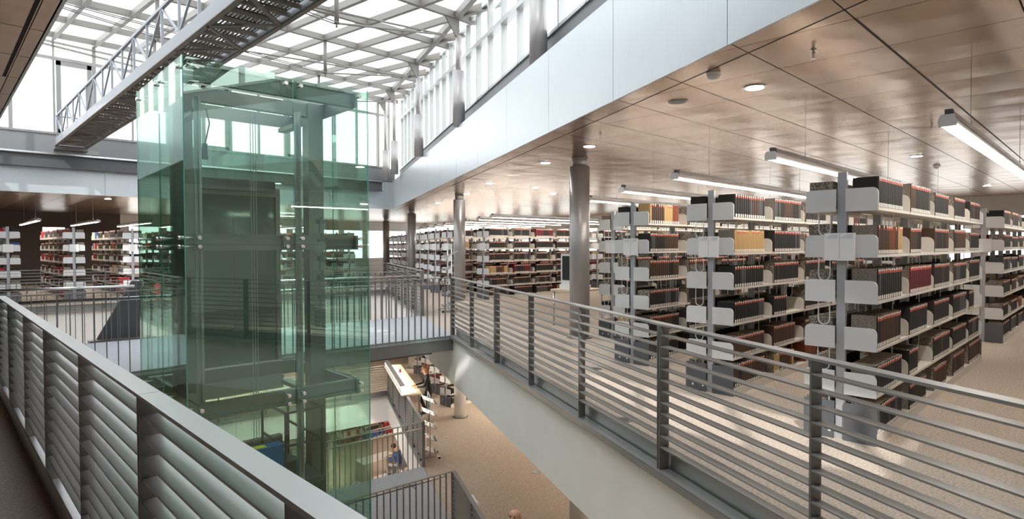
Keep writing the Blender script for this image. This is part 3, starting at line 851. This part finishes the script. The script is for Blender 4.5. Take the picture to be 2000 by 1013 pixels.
# ------------------------------------------------------------ tube lights, downlights, detectors
def make_tube(L, label, lens=lamp_m, drop=.60):
    t = thing('pendant_tube_light', label, 'light', (0, 0, 0), 0, 'suspended tube lights')
    MB().box(.06, L, -.02, .02, .065, .10).build('conduit', tube_m, t, local=True)
    MB().vprism([(-.045, 0), (.045, 0), (.05, .02), (.035, .05), (-.035, .05), (-.05, .02)], .02, L-.02).build('housing', white_plastic, t, local=True)
    MB().vprism([(-.043, -.012), (.043, -.012), (.047, .0), (-.047, .0)], .03, L-.03).build('lens', lens, t, local=True)
    for x in (0, L-.03): MB().vprism([(-.05, -.018), (.05, -.018), (.055, .02), (.04, .062), (-.04, .062), (-.055, .02)], x, x+.03).build('end_cap', white_plastic, t, local=True)
    MB().box(.04, .10, -.022, .022, .062, .104).build('conduit_end', steel_d, t, local=True)
    for x in (.9, L-.9): MB().cyl((x, 0, .1), (x, 0, .1+drop), .0025, 6).cyl((x, 0, .1), (x, 0, .14), .008, 8).build('suspension_wire', tube_m, t, local=True)
    return t
lp = None
ZL = 2.44
lights = []
for k, x in enumerate((5.05, 5.80, 6.62, 7.65, 8.75)):
    lights.append((x, .865+1.52*k, 0, ['nearest tube light at the right edge, hanging over the aisle', 'tube light above the nearest bookcase, second from the right', 'long tube light ending above the second bookcase', 'tube light ending right of the nearest column, above the third bookcase', 'tube light passing behind the top of the nearest column'][k]))
for k in range(10):
    lights.append((11.7+.72*k if k > 0 else 11.6, 12.75+1.52*k, 0, 'far tube light over the back bookcases, %s of the stacked bright lines from the top' % ORD[k]))
for k in range(4): lights.append((12.3, .865+1.52*k, 0, 'tube light over the back aisle beyond the nearest bookcases, %s from the right' % ORD[k]))
for k in range(4): lights.append((17.3, 9.7+1.52*k, 0, 'tube light over the far right block, %s from the right' % ORD[k]))
for k in range(8):
    lights.append((.95+1.52*k, 23.3, math.pi/2, 'tube light beyond the far railing, %s from the left, seen end on' % ORD[k]))
for x, y, rot, lab in lights:
    if lp is None: lp = o = make_tube(5.0, lab)
    else: o = dup(lp, (x, y, ZL), rot, lab)
    o.location = (x, y, ZL); o.rotation_euler = (0, 0, rot)
# lower floors
lq = None
for zc, nm_ in ((-1.45, 'lower floor'), (-5.0, 'bottom floor')):
    k = 0
    for x, y in ((9.5, 2.5), (11.0, 6.0), (12.5, 9.5), (12.3, 13.0), (13.0, 16.5), (15.0, 20.0), (2.0, 21.3), (6.5, 21.3), (1.5, 26), (6.5, 26.5), (-5.2, 3.0), (-5.2, 8.0), (-5.2, 13.5)):
        lab = 'ceiling tube light of the %s hidden under the slab, %s along' % (nm_, ORD[k])
        if lq is None: lq = o = make_tube(4.0, lab, lamp_low, .5)
        else: o = dup(lq, (x, y, zc), 0, lab)
        o.location = (x, y, zc); k += 1
dproto = None
dl = [(5.78, 2.53), (7.32, 5.78), (8.16, 7.46), (9.79, 10.79), (11.25, 13.4), (11.45, 10.82), (13.17, 11.73), (12.24, 2.52), (19.7, 2.5), (4.09, 22.4), (6.6, 22.2), (9.2, 22.2), (12.9, 16.9)]
dn = ['large lit downlight right of the smoke detector near the camera', 'lit downlight right of the nearest column top', 'lit downlight left of the nearest column top', 'lit downlight above the second column, fourth along the ceiling edge', 'small lit downlight just above the second column', 'small lit downlight between the first two columns, away from the edge', 'tiny lit downlight behind the nearest column', 'lit downlight between the two right hand tube lights', 'far small downlight over the right bookcases', 'lit downlight in the far left ceiling beyond the railing', 'downlight in the far ceiling behind the glass lift, left one', 'downlight in the far ceiling behind the glass lift, right one', 'far downlight beside the third column']
for (x, y), lab in zip(dl, dn):
    if dproto is None:
        o = thing('downlight', lab, 'light', (0, 0, 0), 0, 'round downlights')
        MB().cyl((0, 0, -.004), (0, 0, .0), .115, 32).cyl((0, 0, -.010), (0, 0, -.004), .10, 32).build('ring', tube_m, o, True, local=True)
        MB().cyl((0, 0, -.013), (0, 0, -.0102), .082, 32).build('lens', down_m, o, local=True)
        dproto = o
    else: o = dup(dproto, (x, y, ZC), 0, lab)
    o.location = (x, y, ZC)
o = thing('ceiling_speaker', 'unlit grey round grille in the ceiling left of the big downlight', 'speaker', (5.76, 3.35, ZC))
MB().cyl((5.76, 3.35, ZC-.006), (5.76, 3.35, ZC), .105, 32).build('rim', column_m, o, True); MB().cyl((5.76, 3.35, ZC-.009), (5.76, 3.35, ZC-.006), .085, 32).build('grille', steel_d, o)
def detector(x, y, lab):
    o = thing('smoke_detector', lab, 'smoke detector', (x, y, ZC), 0, 'smoke detectors')
    MB().cyl((x, y, ZC-.02), (x, y, ZC), .062, 28).build('mount', white_plastic, o, True)
    MB().cyl((x, y, ZC-.05), (x, y, ZC-.02), .045, 28, .055).cyl((x, y, ZC-.062), (x, y, ZC-.05), .015, 20, .042).build('body', white_plastic, o, True)
    MB().box(x+.055, x+.105, y-.014, y+.014, ZC-.016, ZC-.004).build('indicator_arm', white_plastic, o)
detector(5.04, 2.58, 'white smoke detector near the white fascia, close to the camera')
detector(14.02, 2.56, 'small white smoke detector between the tube lights at the right')
def sprinkler(x, y, lab):
    o = thing('sprinkler_head', lab, 'sprinkler', (x, y, ZC), 0, 'sprinkler heads')
    MB().cyl((x, y, ZC-.008), (x, y, ZC), .022, 16).cyl((x, y, ZC-.035), (x, y, ZC-.008), .010, 12).build('stem', tube_m, o)
    MB().path([(x-.014, y, ZC-.035), (x-.014, y, ZC-.06), (x, y, ZC-.068), (x+.014, y, ZC-.06), (x+.014, y, ZC-.035)], .003, 6).build('yoke', tube_m, o)
    MB().cyl((x, y, ZC-.072), (x, y, ZC-.069), .02, 16).build('deflector', tube_m, o)
sprinkler(5.02, 1.73, 'large sprinkler head in the near part of the brown ceiling')
sprinkler(6.63, 5.04, 'sprinkler head right of the nearest column downlight')
sprinkler(9.10, 1.72, 'sprinkler head left of the nearest tube light')
for k, (x, y) in enumerate(((4.55, 3.2), (7.5, 8.6), (6.2, 4.8))):
    o = thing('floor_socket', ['dark round floor socket behind the near post of the right railing', 'round floor socket by the nearest column', 'round floor socket in the aisle front'][k], 'floor socket', (x, y, 0), 0, 'floor sockets')
    MB().cyl((x, y, 0), (x, y, .004), .09, 28).build('lid', steel, o); MB().cyl((x, y, .004), (x, y, .006), .055, 24).build('cover', steel_d, o)
o = thing('floor_socket', 'dark round floor socket on the lower floor beside the white slab', 'floor socket', (9.75, 9.2, Z1), 0, 'floor sockets')
MB().cyl((9.75, 9.2, Z1), (9.75, 9.2, Z1+.004), .1, 28).build('lid', steel_d, o)

# ------------------------------------------------------------ glass lift
ER = R(-1.4)
EX = Vector((math.cos(ER), math.sin(ER), 0)); EY = Vector((-math.sin(ER), math.cos(ER), 0))
E0 = Vector((1.83, 6.50, 0)); EW, ED = 2.02, 2.02
def EP(a, b, z): v = E0 + EX*a + EY*b; return Vector((v.x, v.y, z))
def ebox(m, a0, a1, b0, b1, z0, z1):
    k = len(m.v)
    for z in (z0, z1):
        for a_, b_ in ((a0, b0), (a1, b0), (a1, b1), (a0, b1)): m.v.append(tuple(EP(a_, b_, z)))
    for q in ((3, 2, 1, 0), (4, 5, 6, 7), (0, 1, 5, 4), (1, 2, 6, 5), (2, 3, 7, 6), (3, 0, 4, 7)): m.f.append(tuple(k+i for i in q)); m.mi.append(m.cur)
    return m
def lift():
    o = thing('glass_lift_shaft', 'tall green glass lift shaft with steel frame standing in the opening', 'lift shaft', (E0.x, E0.y, Z2))
    # stone seams at half levels
    zb = [3.50, 1.625, -.115, -1.87, -3.62, -5.37, Z2]
    def pane(a0, a1, b0, b1, z0, z1):
        m = MB(); ebox(m, a0, a1, b0, b1, z0+.004, z1-.004)
        thin_b = (b1-b0) < .05
        for i in range(6):
            # large faces carry the glass, the rims the green edge
            m.mi[i] = 0 if (i in (2, 4) if thin_b else i in (3, 5)) else 1
        ob = m.build('glass_panel', [green, edge_m], o)
    th = .010
    for z1, z0 in zip(zb, zb[1:]):
        pane(.0, 1.10, 0, th, z0, z1); pane(1.108, EW, 0, th, z0, z1)
        pane(-.012, -.002, -.005, .93, z0, z1); pane(-.012, -.002, .938, ED, z0, z1)
        pane(EW+.002, EW+.012, .0, .93, z0, z1); pane(EW+.002, EW+.012, .938, ED, z0, z1)
    for z1, z0 in ((3.5, 2.4), (-.4, -1.1), (-1.1, -1.87)):
        pane(0, 1.1, ED-th, ED, z0, z1); pane(1.108, EW, ED-th, ED, z0, z1)
    for z0, z1 in ((.0, 2.4),): pane(0, .45, ED-th, ED, z0, z1); pane(1.72, EW, ED-th, ED, z0, z1)
    # ring beams
    for k, z in enumerate((3.37, 1.65, -.10, -1.86, -3.6, -5.35)):
        m = MB(); i0 = .11; hh = .085
        ebox(m, .10, EW-.10, i0, i0+.02, z-hh, z+hh); ebox(m, .10, EW-.10, i0-.02, i0+.06, z+hh-.01, z+hh); ebox(m, .10, EW-.10, i0-.02, i0+.06, z-hh, z-hh+.01)
        ebox(m, .10, .12, i0, ED-.1, z-hh, z+hh); ebox(m, EW-.12, EW-.10, i0, ED-.1, z-hh, z+hh)
        ebox(m, .10, .16, i0, ED-.1, z+hh-.01, z+hh); ebox(m, EW-.16, EW-.10, i0, ED-.1, z+hh-.01, z+hh)
        if z < 0 or z > 2.5: ebox(m, .10, EW-.10, ED-.14, ED-.12, z-hh, z+hh)
        for a_ in (.10, 1.0, 1.14, EW-.14): ebox(m, a_, a_+.03, .045, i0+.01, z-hh, z+hh)
        m.build('ring_beam', steel, o)
        fz = (z+.045, z-.045) if k else (z+.03,)
        for zz in fz:
            for a_ in (.125, 1.02, 1.19, EW-.11):
                MB().cyl(EP(a_, -.028, zz), EP(a_, .0, zz), .020, 18).cyl(EP(a_, .01, zz), EP(a_, .10, zz), .011, 10).build('glass_fixing', chrome, o, True)
            for b_ in (.12, .85, 1.02, ED-.12):
                if z > -2: MB().cyl(EP(-.04, b_, zz), EP(-.012, b_, zz), .020, 16).cyl(EP(-.002, b_, zz), EP(.1, b_, zz), .011, 8).build('glass_fixing', chrome, o, True)
    for a_ in (.22, EW-.24):
        m = MB(); ebox(m, a_-.1, a_+.1, .90, 1.08, Z2, 3.45); m.build('frame_column', steel, o)
    m = MB(); ebox(m, .12, EW-.14, .93, 1.05, 3.28, 3.44); m.build('head_beam', steel, o)
    for a_ in (.24, 1.34):
        m = MB(); ebox(m, a_-.035, a_+.035, .42, .46, Z2, 3.2); ebox(m, a_-.006, a_+.006, .36, .42, Z2, 3.2); m.build('guide_rail', steel_l, o)
    m = MB()
    for a_ in (.24, 1.34):
        for z in (3.05, 1.66, -.08, -1.85): ebox(m, a_-.05, a_+.05, .46, .9, z-.03, z+.02)
    m.build('rail_bracket', steel, o)
    # landing door portal, upper level
    y0, y1 = ED-.05, ED-.01
    m = MB(); ebox(m, .46, .52, ED-.10, ED, -.0, 2.36); ebox(m, 1.65, 1.71, ED-.10, ED, 0, 2.36); ebox(m, .46, 1.71, ED-.10, ED, 2.30, 2.42); m.build('door_frame', steel, o)
    for a0, a1 in ((.52, 1.085), (1.088, 1.65)): 
        m = MB(); ebox(m, a0, a1, ED-.07, ED-.03, .0, 2.30); m.build('landing_door', door_glass, o)
    m = MB(); ebox(m, .06, 1.72, ED-.12, ED-.02, -.40, -.012); m.build('sill_apron', steel_l, o)
    m = MB(); ebox(m, .55, 1.6, ED-.22, ED-.10, 2.36, 2.5); m.build('door_operator', steel_d, o)
    m = MB(); m.path([EP(.35, .5, 3.1), EP(.38, .5, 2.95), EP(.33, .5, 2.7), EP(.36, .5, 2.55)], .008, 6); ebox(m, .30, .34, .44, .5, 2.55, 2.72); m.build('cable', steel_d, o)
    # lower landing doors
    m = MB(); ebox(m, .46, .52, ED-.1, ED, Z1, Z1+2.36); ebox(m, 1.65, 1.71, ED-.1, ED, Z1, Z1+2.36); ebox(m, .46, 1.71, ED-.1, ED, Z1+2.3, Z1+2.42); m.build('door_frame', steel, o)
lift()
# car parked at the lower level
o = thing('lift_car', 'lift car parked one floor down, machinery and railings on its roof', 'lift car', tuple(EP(1.0, .9, Z1)))
m = MB(); ebox(m, .36, 1.68, .50, 1.72, -1.32, -1.26); ebox(m, .36, 1.68, .50, 1.72, Z1, Z1+.08); m.build('platform', steel_d, o)
m = MB(); ebox(m, .36, .39, .50, 1.72, Z1+.08, -1.32); ebox(m, 1.65, 1.68, .50, 1.72, Z1+.08, -1.32); ebox(m, .39, 1.65, .50, .52, Z1+.08, -1.32); m.build('car_wall', door_glass, o)
m = MB(); ebox(m, .64, 1.16, .52, .70, -1.26, -.76); m.build('machine_box', blue_m, o)
m = MB(); ebox(m, .84, .98, .56, .66, -.76, -.755); ebox(m, .70, .77, .512, .519, -1.0, -.95); m.build('warning_tag', yellow_m, o)
m = MB()
for a_, b_ in ((1.20, .55), (1.66, .55), (1.66, 1.6), (1.20, 1.3)): m.bar(EP(a_, b_, -1.26), EP(a_, b_, -.40), .025, .025)
for z in (-.40, -.80): m.bar(EP(1.20, .55, z), EP(1.66, .55, z), .025, .025); m.bar(EP(1.66, .55, z), EP(1.66, 1.6, z), .025, .025); m.bar(EP(1.20, .55, z), EP(1.20, 1.3, z), .025, .025)
m.build('roof_railing', steel_d, o)
m = MB(); ebox(m, 1.1, 1.4, .7, 1.0, -1.26, -1.05); ebox(m, .5, .9, 1.0, 1.4, -1.26, -1.1); m.cyl(EP(1.2, 1.2, -1.26), EP(1.2, 1.2, -.95), .06, 16); m.cyl(EP(.9, 1.2, -1.1), EP(1.3, 1.2, -1.0), .05, 12); m.build('roof_machinery', steel_d, o)
m = MB()
for a_ in (.9, .93, .96): m.cyl(EP(a_, .75, -1.2), EP(a_, .75, 3.2), .005, 6)
m.build('rope', steel_l, o)

# ------------------------------------------------------------ lower floor furniture
o = thing('reading_desk', 'long narrow standing desk with lit strip fixed along the lower railing', 'desk', tuple(PC(WR, 16.2, Z1)))
m = MB(); m.bar(PC(WR+.12, 16.2, -2.43), PC(WR+.12, 20.5, -2.43), .56, .035); m.build('desk_top', wood, o)
m = MB()
for t in (16.3, 18.3, 20.3): m.bar(PC(WR+.34, t, Z1), PC(WR+.34, t, -2.45), .04, .04)
m.build('desk_leg', steel, o)
m = MB(); m.bar(PC(WR-.13, 16.4, -2.37), PC(WR-.13, 20.5, -2.37), .012, .08); m.build('back_panel', white_plastic, o)
m = MB(); m.bar(PC(WR-.09, 16.5, -2.235), PC(WR-.09, 20.45, -2.235), .14, .03); m.build('lamp_housing', steel_l, o)
m = MB(); m.bar(PC(WR-.08, 16.5, -2.254), PC(WR-.08, 20.45, -2.254), .09, .006); m.build('desk_lamp_strip', lamp_low, o)
# things on the desk
def slab_obj(name, lab, cat, c, d, l, w, h, m_, grp=None):
    o = MB().bar(c+Vector((0, 0, h/2)), c+d*l+Vector((0, 0, h/2)), w, h).build(name, m_, origin=c[:]); tag(o, lab, cat, grp); return o
slab_obj('open_notebook', 'white open papers on the desk under the woman hands', 'papers', PC(WR+.18, 16.3, -2.412), CD, .3, .21, .012, card_m)
slab_obj('book', 'small open book on the standing desk farther from the woman', 'book', PC(WR+.2, 17.1, -2.412), CD, .2, .15, .03, bk['beige'])
o = thing('desk_toy', 'small dark red object far along the standing desk', 'object', tuple(PC(WR+.2, 19.2, -2.412)))
c0 = PC(WR+.2, 19.2, -2.41)
MB().cyl(c0, c0+Vector((0, 0, .10)), .045, 12, .03).build('cup', bk['wine red'], o, True); MB().cyl(c0+Vector((0, 0, .1)), c0+Vector((.02, 0, .2)), .006, 6).build('pen', blue_m, o)
# display trolley beside the railing end
def trolley(c, z, lab, rot):
    o = thing('book_trolley', lab, 'trolley', (c.x, c.y, z), rot, 'chrome display trolleys')
    for x in (-.22, .22): MB().cyl((x, 0, .06), (x, 0, 1.55), .013, 12).build('upright', tube_m, o, True, local=True)
    for x in (-.22, .22):
        MB().bar((x, -.24, .06), (x, .24, .06), .03, .025).build('foot', tube_m, o, local=True)
        for y in (-.22, .22): MB().cyl((x-.012, y, .03), (x+.012, y, .03), .03, 16).build('castor', dark, o, True, local=True)
    for k in range(5):
        z_ = 1.40-.30*k
        MB().bar((0, -.16, z_+.07), (0, .16, z_-.08), .42, .008, (0, 0, 1)).bar((-.22, .16, z_-.05), (.22, .16, z_-.05), .02, .04).build('tray', tube_m, o, local=True)
    MB().bar((-.22, 0, 1.54), (.22, 0, 1.54), .02, .02).build('top_bar', tube_m, o, local=True)
    return o
tr = trolley(Vector((8.62, 11.72, 0)), Z1, 'chrome display trolley with sloping trays at the end of the lower railing', R(240))
dup(tr, (9.15, 11.55, 0), R(64), 'chrome display trolley with sloping trays past the bridge on the upper floor')

# desk with microfilm reader behind the nearest column
o = thing('microfilm_desk', 'light coloured desk with screen standing behind the nearest column', 'desk', (9.4, 7.75, 0))
MB().box(9.0, 9.9, 7.4, 8.1, .70, .735).build('desk_top', wood, o)
for x, y in ((9.05, 7.45), (9.85, 7.45), (9.05, 8.05), (9.85, 8.05)): MB().cyl((x, y, 0), (x, y, .70), .02, 12).build('leg', tube_m, o, True)
o = thing('microfilm_reader', 'pale grey reader with tall screen on the desk behind the nearest column', 'reader', (9.4, 7.75, .735))
MB().box(9.1, 9.55, 7.5, 7.95, .735, .83).build('base', white_plastic, o); MB().box(9.15, 9.2, 7.5, 7.95, .83, 1.45).build('screen_housing', shelf_m, o); MB().box(9.145, 9.15, 7.54, 7.91, .92, 1.4).build('screen', dark, o)
o = thing('cable_coil', 'pale coil of cables hanging beside the reader desk', 'cable', (9.1, 7.38, .6))
m = MB()
for q in range(3):
    rr = .10+.02*q; m.path([(9.2+rr*math.cos(a_*math.pi/8), 7.38-.01*q, .62+rr*math.sin(a_*math.pi/8)) for a_ in range(17)], .006, 6)
m.build('coil', card_m, o)
o = thing('fire_extinguisher', 'red fire extinguisher standing behind the glass lift beyond the bridge', 'fire extinguisher', (4.75, 19.6, 0))
MB().cyl((4.75, 19.6, 0), (4.75, 19.6, .5), .08, 20).ball((4.75, 19.6, .5), .08, .08, .06).build('cylinder', red_m, o, True); MB().cyl((4.75, 19.6, .55), (4.75, 19.6, .62), .02, 10).box(4.70, 4.83, 19.59, 19.61, .61, .63).build('valve', dark, o)
# desk of the seated man (bottom floor)
DX, DY = 12.35, 19.3
o = thing('study_desk', 'study desk with a lamp on the bottom floor below the lower bridge', 'desk', (DX, DY, Z2))
MB().box(DX-1.2, DX+.2, DY-.2, DY+.45, Z2+.71, Z2+.74).build('desk_top', white_plastic, o)
MB().box(DX-1.2, DX-1.16, DY-.2, DY+.45, Z2, Z2+.71).build('leg', steel, o); MB().box(DX+.16, DX+.2, DY-.2, DY+.45, Z2, Z2+.71).build('leg', steel, o)
slab_obj('open_book', 'white open book lying before the seated man', 'book', Vector((DX-.55, DY-.05, Z2+.74)), Vector((1, 0, 0)), .36, .25, .02, card_m)
# white chair back at the lower railing and bald man
def chair(c, z, rot, lab, seat=card_m):
    o = thing('office_chair', lab, 'chair', (c[0], c[1], z), rot, None)
    MB().box(-.22, .22, -.22, .22, .42, .48).build('seat', seat, o, local=True)
    rounded = MB().vprism([(-.20, .50), (.20, .50), (.21, .92), (.17, 1.0), (-.17, 1.0), (-.21, .92)], -.24, -.20)
    rounded.build('backrest', seat, o, local=True)
    for x, y in ((-.19, -.19), (.19, -.19), (.19, .19), (-.19, .19)): MB().cyl((x, y, 0), (x, y, .42), .013, 10).build('leg', tube_m, o, True, local=True)
    return o

# ------------------------------------------------------------ people
skin_m = mat('skin', (.62, .36, .26), .5)
hair_m = mat('auburn_hair', (.22, .085, .04), .6)
hair_d = mat('dark_hair', (.02, .015, .012), .6)
black_c = mat('black_cloth', (.018, .018, .02), .85)
blue_c = mat('blue_cloth', (.03, .06, .16), .85)
grey_c = mat('grey_cloth', (.25, .22, .20), .9)
def skinned(verts, edges, radii, levels=2):
    me = bpy.data.meshes.new('tmp'); me.from_pydata(verts, edges, []); ob = bpy.data.objects.new('tmp', me); COL.objects.link(ob)
    mo = ob.modifiers.new('skin', 'SKIN'); sv = me.skin_vertices[0].data
    for i, r in enumerate(radii): sv[i].radius = (r, r) if not isinstance(r, tuple) else r
    sv[0].use_root = True
    ss = ob.modifiers.new('sub', 'SUBSURF'); ss.levels = levels; ss.render_levels = levels
    dg = bpy.context.evaluated_depsgraph_get(); dg.update()
    res = bpy.data.meshes.new_from_object(ob.evaluated_get(dg))
    bpy.data.objects.remove(ob); return res
def person(lab, loc, rot, J, mats, hair=None, sitting=False, extras=()):
    """J: joint dict in local coordinates, facing +x. mats: top, legs, shoes"""
    order = ['pelvis', 'waist', 'chest', 'neck', 'jaw', 'head', 'crown']
    rad = {'pelvis': (.15, .12), 'waist': (.125, .10), 'chest': (.155, .115), 'neck': .055, 'jaw': .068, 'head': .088, 'crown': .06,
           'sh': .065, 'el': .043, 'wr': .028, 'hip': .09, 'kn': .06, 'an': .04, 'toe': .035}
    V, E, RR, names = [], [], [], []
    def add(n, p, r, par=None):
        V.append(tuple(p)); RR.append(r); names.append(n)
        if par is not None: E.append((par, len(V)-1))
        return len(V)-1
    prev = None; ids = {}
    for n in order: prev = add(n, J[n], rad[n], prev); ids[n] = prev
    for s in 'lr':
        a_ = add('sh', J['sh'+s], rad['sh'], ids['chest']); b_ = add('el', J['el'+s], rad['el'], a_); w = add('wr', J['wr'+s], rad['wr'], b_)
        hd = Vector(J['hand'+s]); wr = Vector(J['wr'+s]); dr = (hd-wr).normalized()
        palm = add('palm', wr+dr*.06, (.032, .018), w)
        sd = dr.cross(Vector((0, 0, 1))); sd = sd.normalized() if sd.length > .1 else Vector((0, 1, 0))
        for q in range(4):
            b0 = wr+dr*.085+sd*(.024-.016*q); ln = (.07, .08, .075, .058)[q]
            f1 = add('hand', b0, .0085, palm); f2 = add('hand', b0+dr*ln*.5+Vector((0, 0, -.006)), .008, f1); add('hand', b0+dr*ln*.9+Vector((0, 0, -.022)), .0065, f2)
        sg = 1 if s == 'r' else -1
        th = add('hand', wr+dr*.04+sd*(.03), .0095, palm); add('hand', wr+dr*.085+sd*.05+Vector((0, 0, -.01)), .008, th)
        h = add('hip', J['hip'+s], rad['hip'], ids['pelvis']); k = add('kn', J['kn'+s], rad['kn'], h); an = add('an', J['an'+s], rad['an'], k); add('toe', J['toe'+s], rad['toe'], an)
    me = skinned(V, E, RR)
    top, legs, shoes = mats
    for m_ in (skin_m, top, legs, shoes): me.materials.append(m_)
    kd = [(Vector(v), n) for v, n in zip(V, names)]
    segs = [(Vector(V[a_]), Vector(V[b_]), names[a_], names[b_]) for a_, b_ in E]
    for p in me.polygons:
        c = p.center; best = None; bd = 9
        for A, B, na, nb_ in segs:
            d = B-A; t = max(0, min(1, (c-A).dot(d)/max(d.length_squared, 1e-9))); q = (c-(A+d*t)).length
            if q < bd: bd = q; best = (na, nb_, t)
        na, nb_, t = best
        if nb_ in ('jaw', 'head', 'crown', 'palm', 'hand') or (nb_ == 'neck' and t > .75): mi = 0
        elif nb_ in ('waist', 'chest', 'neck', 'sh', 'el', 'wr'): mi = 1
        elif nb_ in ('hip', 'kn', 'an'): mi = 2
        else: mi = 3
        p.material_index = mi; p.use_smooth = True
    root = bpy.data.objects.new('person', None); COL.objects.link(root); root.location = loc; root.rotation_euler = (0, 0, rot); tag(root, lab, 'person')
    b = bpy.data.objects.new('body', me); COL.objects.link(b); b.parent = root
    hd = Vector(J['head']); fd = Vector(J.get('face', (1, 0, 0))).normalized(); up = (Vector(J['crown'])-Vector(J['jaw'])).normalized(); sd = fd.cross(up).normalized()
    for s in (-1, 1):
        c = hd+fd*.078+sd*(.031*s)+up*.0
        MB().ball(c, .011, .011, .009).build('eye', dark, root, True, local=True)
        MB().ball(hd+sd*(.088*s)-up*.01, .018, .014, .03).build('ear', skin_m, root, True, local=True)
    c = hd+fd*.088-up*.025; MB().ball(c, .018, .013, .022).build('nose', skin_m, root, True, local=True)
    c = hd+fd*.078-up*.06; MB().ball(c, .012, .022, .007).build('mouth', red_m, root, True, local=True)
    if hair:
        hm, long_ = hair
        m = MB(); m.ball(hd-fd*.022+up*.032, .10, .098, .095, 20, 14)
        if long_:
            m.ball(hd-fd*.06-up*.06, .07, .10, .12, 18, 12); m.ball(hd-fd*.075-up*.16, .05, .085, .10, 16, 10)
        m.build('hair', hm, root, True, local=True)
    return root
# woman standing at the desk: facing -CN (towards the railing)
face_rot = math.atan2(-CN.y, -CN.x)
J = dict(pelvis=(0, 0, .95), waist=(.02, 0, 1.12), chest=(.05, 0, 1.33), neck=(.08, 0, 1.48), jaw=(.11, 0, 1.54), head=(.12, 0, 1.61), crown=(.115, 0, 1.67),
         shl=(.05, .18, 1.38), ell=(.17, .22, 1.14), wrl=(.36, .14, 1.12), handl=(.5, .1, 1.12), shr=(.05, -.18, 1.38), elr=(.16, -.24, 1.14), wrr=(.36, -.15, 1.12), handr=(.5, -.1, 1.12),
         hipl=(.0, .10, .88), knl=(.26, .12, .78), anl=(.10, .12, .42), toel=(.22, .12, .38), hipr=(0, -.10, .88), knr=(.01, -.10, .48), anr=(-.03, -.10, .07), toer=(.12, -.11, .03), face=(1, 0, -.15))
wp = PC(WR+.73, 17.0, Z1)
person('woman with long auburn hair in black top and trousers standing at the desk', wp[:], face_rot, J, (black_c, black_c, black_c), (hair_m, True))
o = thing('high_stool', 'slim stool under the raised knee of the standing woman', 'stool', tuple(PC(WR+.52, 16.9, Z1)))
p = PC(WR+.52, 16.9, Z1)
MB().cyl(p+Vector((0, 0, .35)), p+Vector((0, 0, .37)), .13, 20).build('seat', steel_d, o); MB().cyl(p, p+Vector((0, 0, .35)), .02, 12).build('stem', tube_m, o, True); MB().cyl(p, p+Vector((0, 0, .015)), .14, 20).build('foot', steel_d, o)
# seated man
J = dict(pelvis=(0, 0, .50), waist=(.04, 0, .66), chest=(.12, 0, .88), neck=(.20, 0, 1.02), jaw=(.25, 0, 1.07), head=(.28, 0, 1.14), crown=(.27, 0, 1.20),
         shl=(.12, .19, .93), ell=(.22, .26, .72), wrl=(.42, .16, .79), handl=(.52, .10, .79), shr=(.12, -.19, .93), elr=(.22, -.26, .72), wrr=(.42, -.12, .79), handr=(.52, -.06, .79),
         hipl=(.05, .10, .48), knl=(.45, .12, .50), anl=(.45, .12, .08), toel=(.58, .12, .03), hipr=(.05, -.10, .48), knr=(.45, -.12, .50), anr=(.45, -.12, .08), toer=(.58, -.12, .03), face=(1, 0, -.5))
person('man with short dark hair in blue shirt bent over a book at the desk below', (DX+.05, DY-.62, Z2), R(115), J, (blue_c, grey_c, black_c), (hair_d, False))
chair((DX+.05, DY-.62), Z2, R(115), 'simple chair under the seated man on the bottom floor', steel_d)
chair((PC(WR+.30, 9.35).x, PC(WR+.30, 9.35).y), Z1, -CA, 'white shell chair at the bottom edge beside the lower slatted railing')
# bald man, only the top of his head in view
J = dict(pelvis=(0, 0, .98), waist=(0, 0, 1.15), chest=(.0, 0, 1.38), neck=(.02, 0, 1.53), jaw=(.04, 0, 1.60), head=(.04, 0, 1.68), crown=(.03, 0, 1.74),
         shl=(0, .2, 1.42), ell=(.02, .26, 1.14), wrl=(.14, .24, .92), handl=(.2, .22, .82), shr=(0, -.2, 1.42), elr=(.02, -.26, 1.14), wrr=(.14, -.24, .92), handr=(.2, -.22, .82),
         hipl=(0, .1, .92), knl=(.02, .11, .50), anl=(-.02, .11, .08), toel=(.12, .12, .03), hipr=(0, -.1, .92), knr=(.02, -.11, .50), anr=(-.02, -.11, .08), toer=(.12, -.12, .03), face=(1, 0, 0))
person('bald man walking on the lower floor, only his head showing at the bottom edge', (5.34, 5.40, Z1), R(200), J, (grey_c, black_c, black_c))
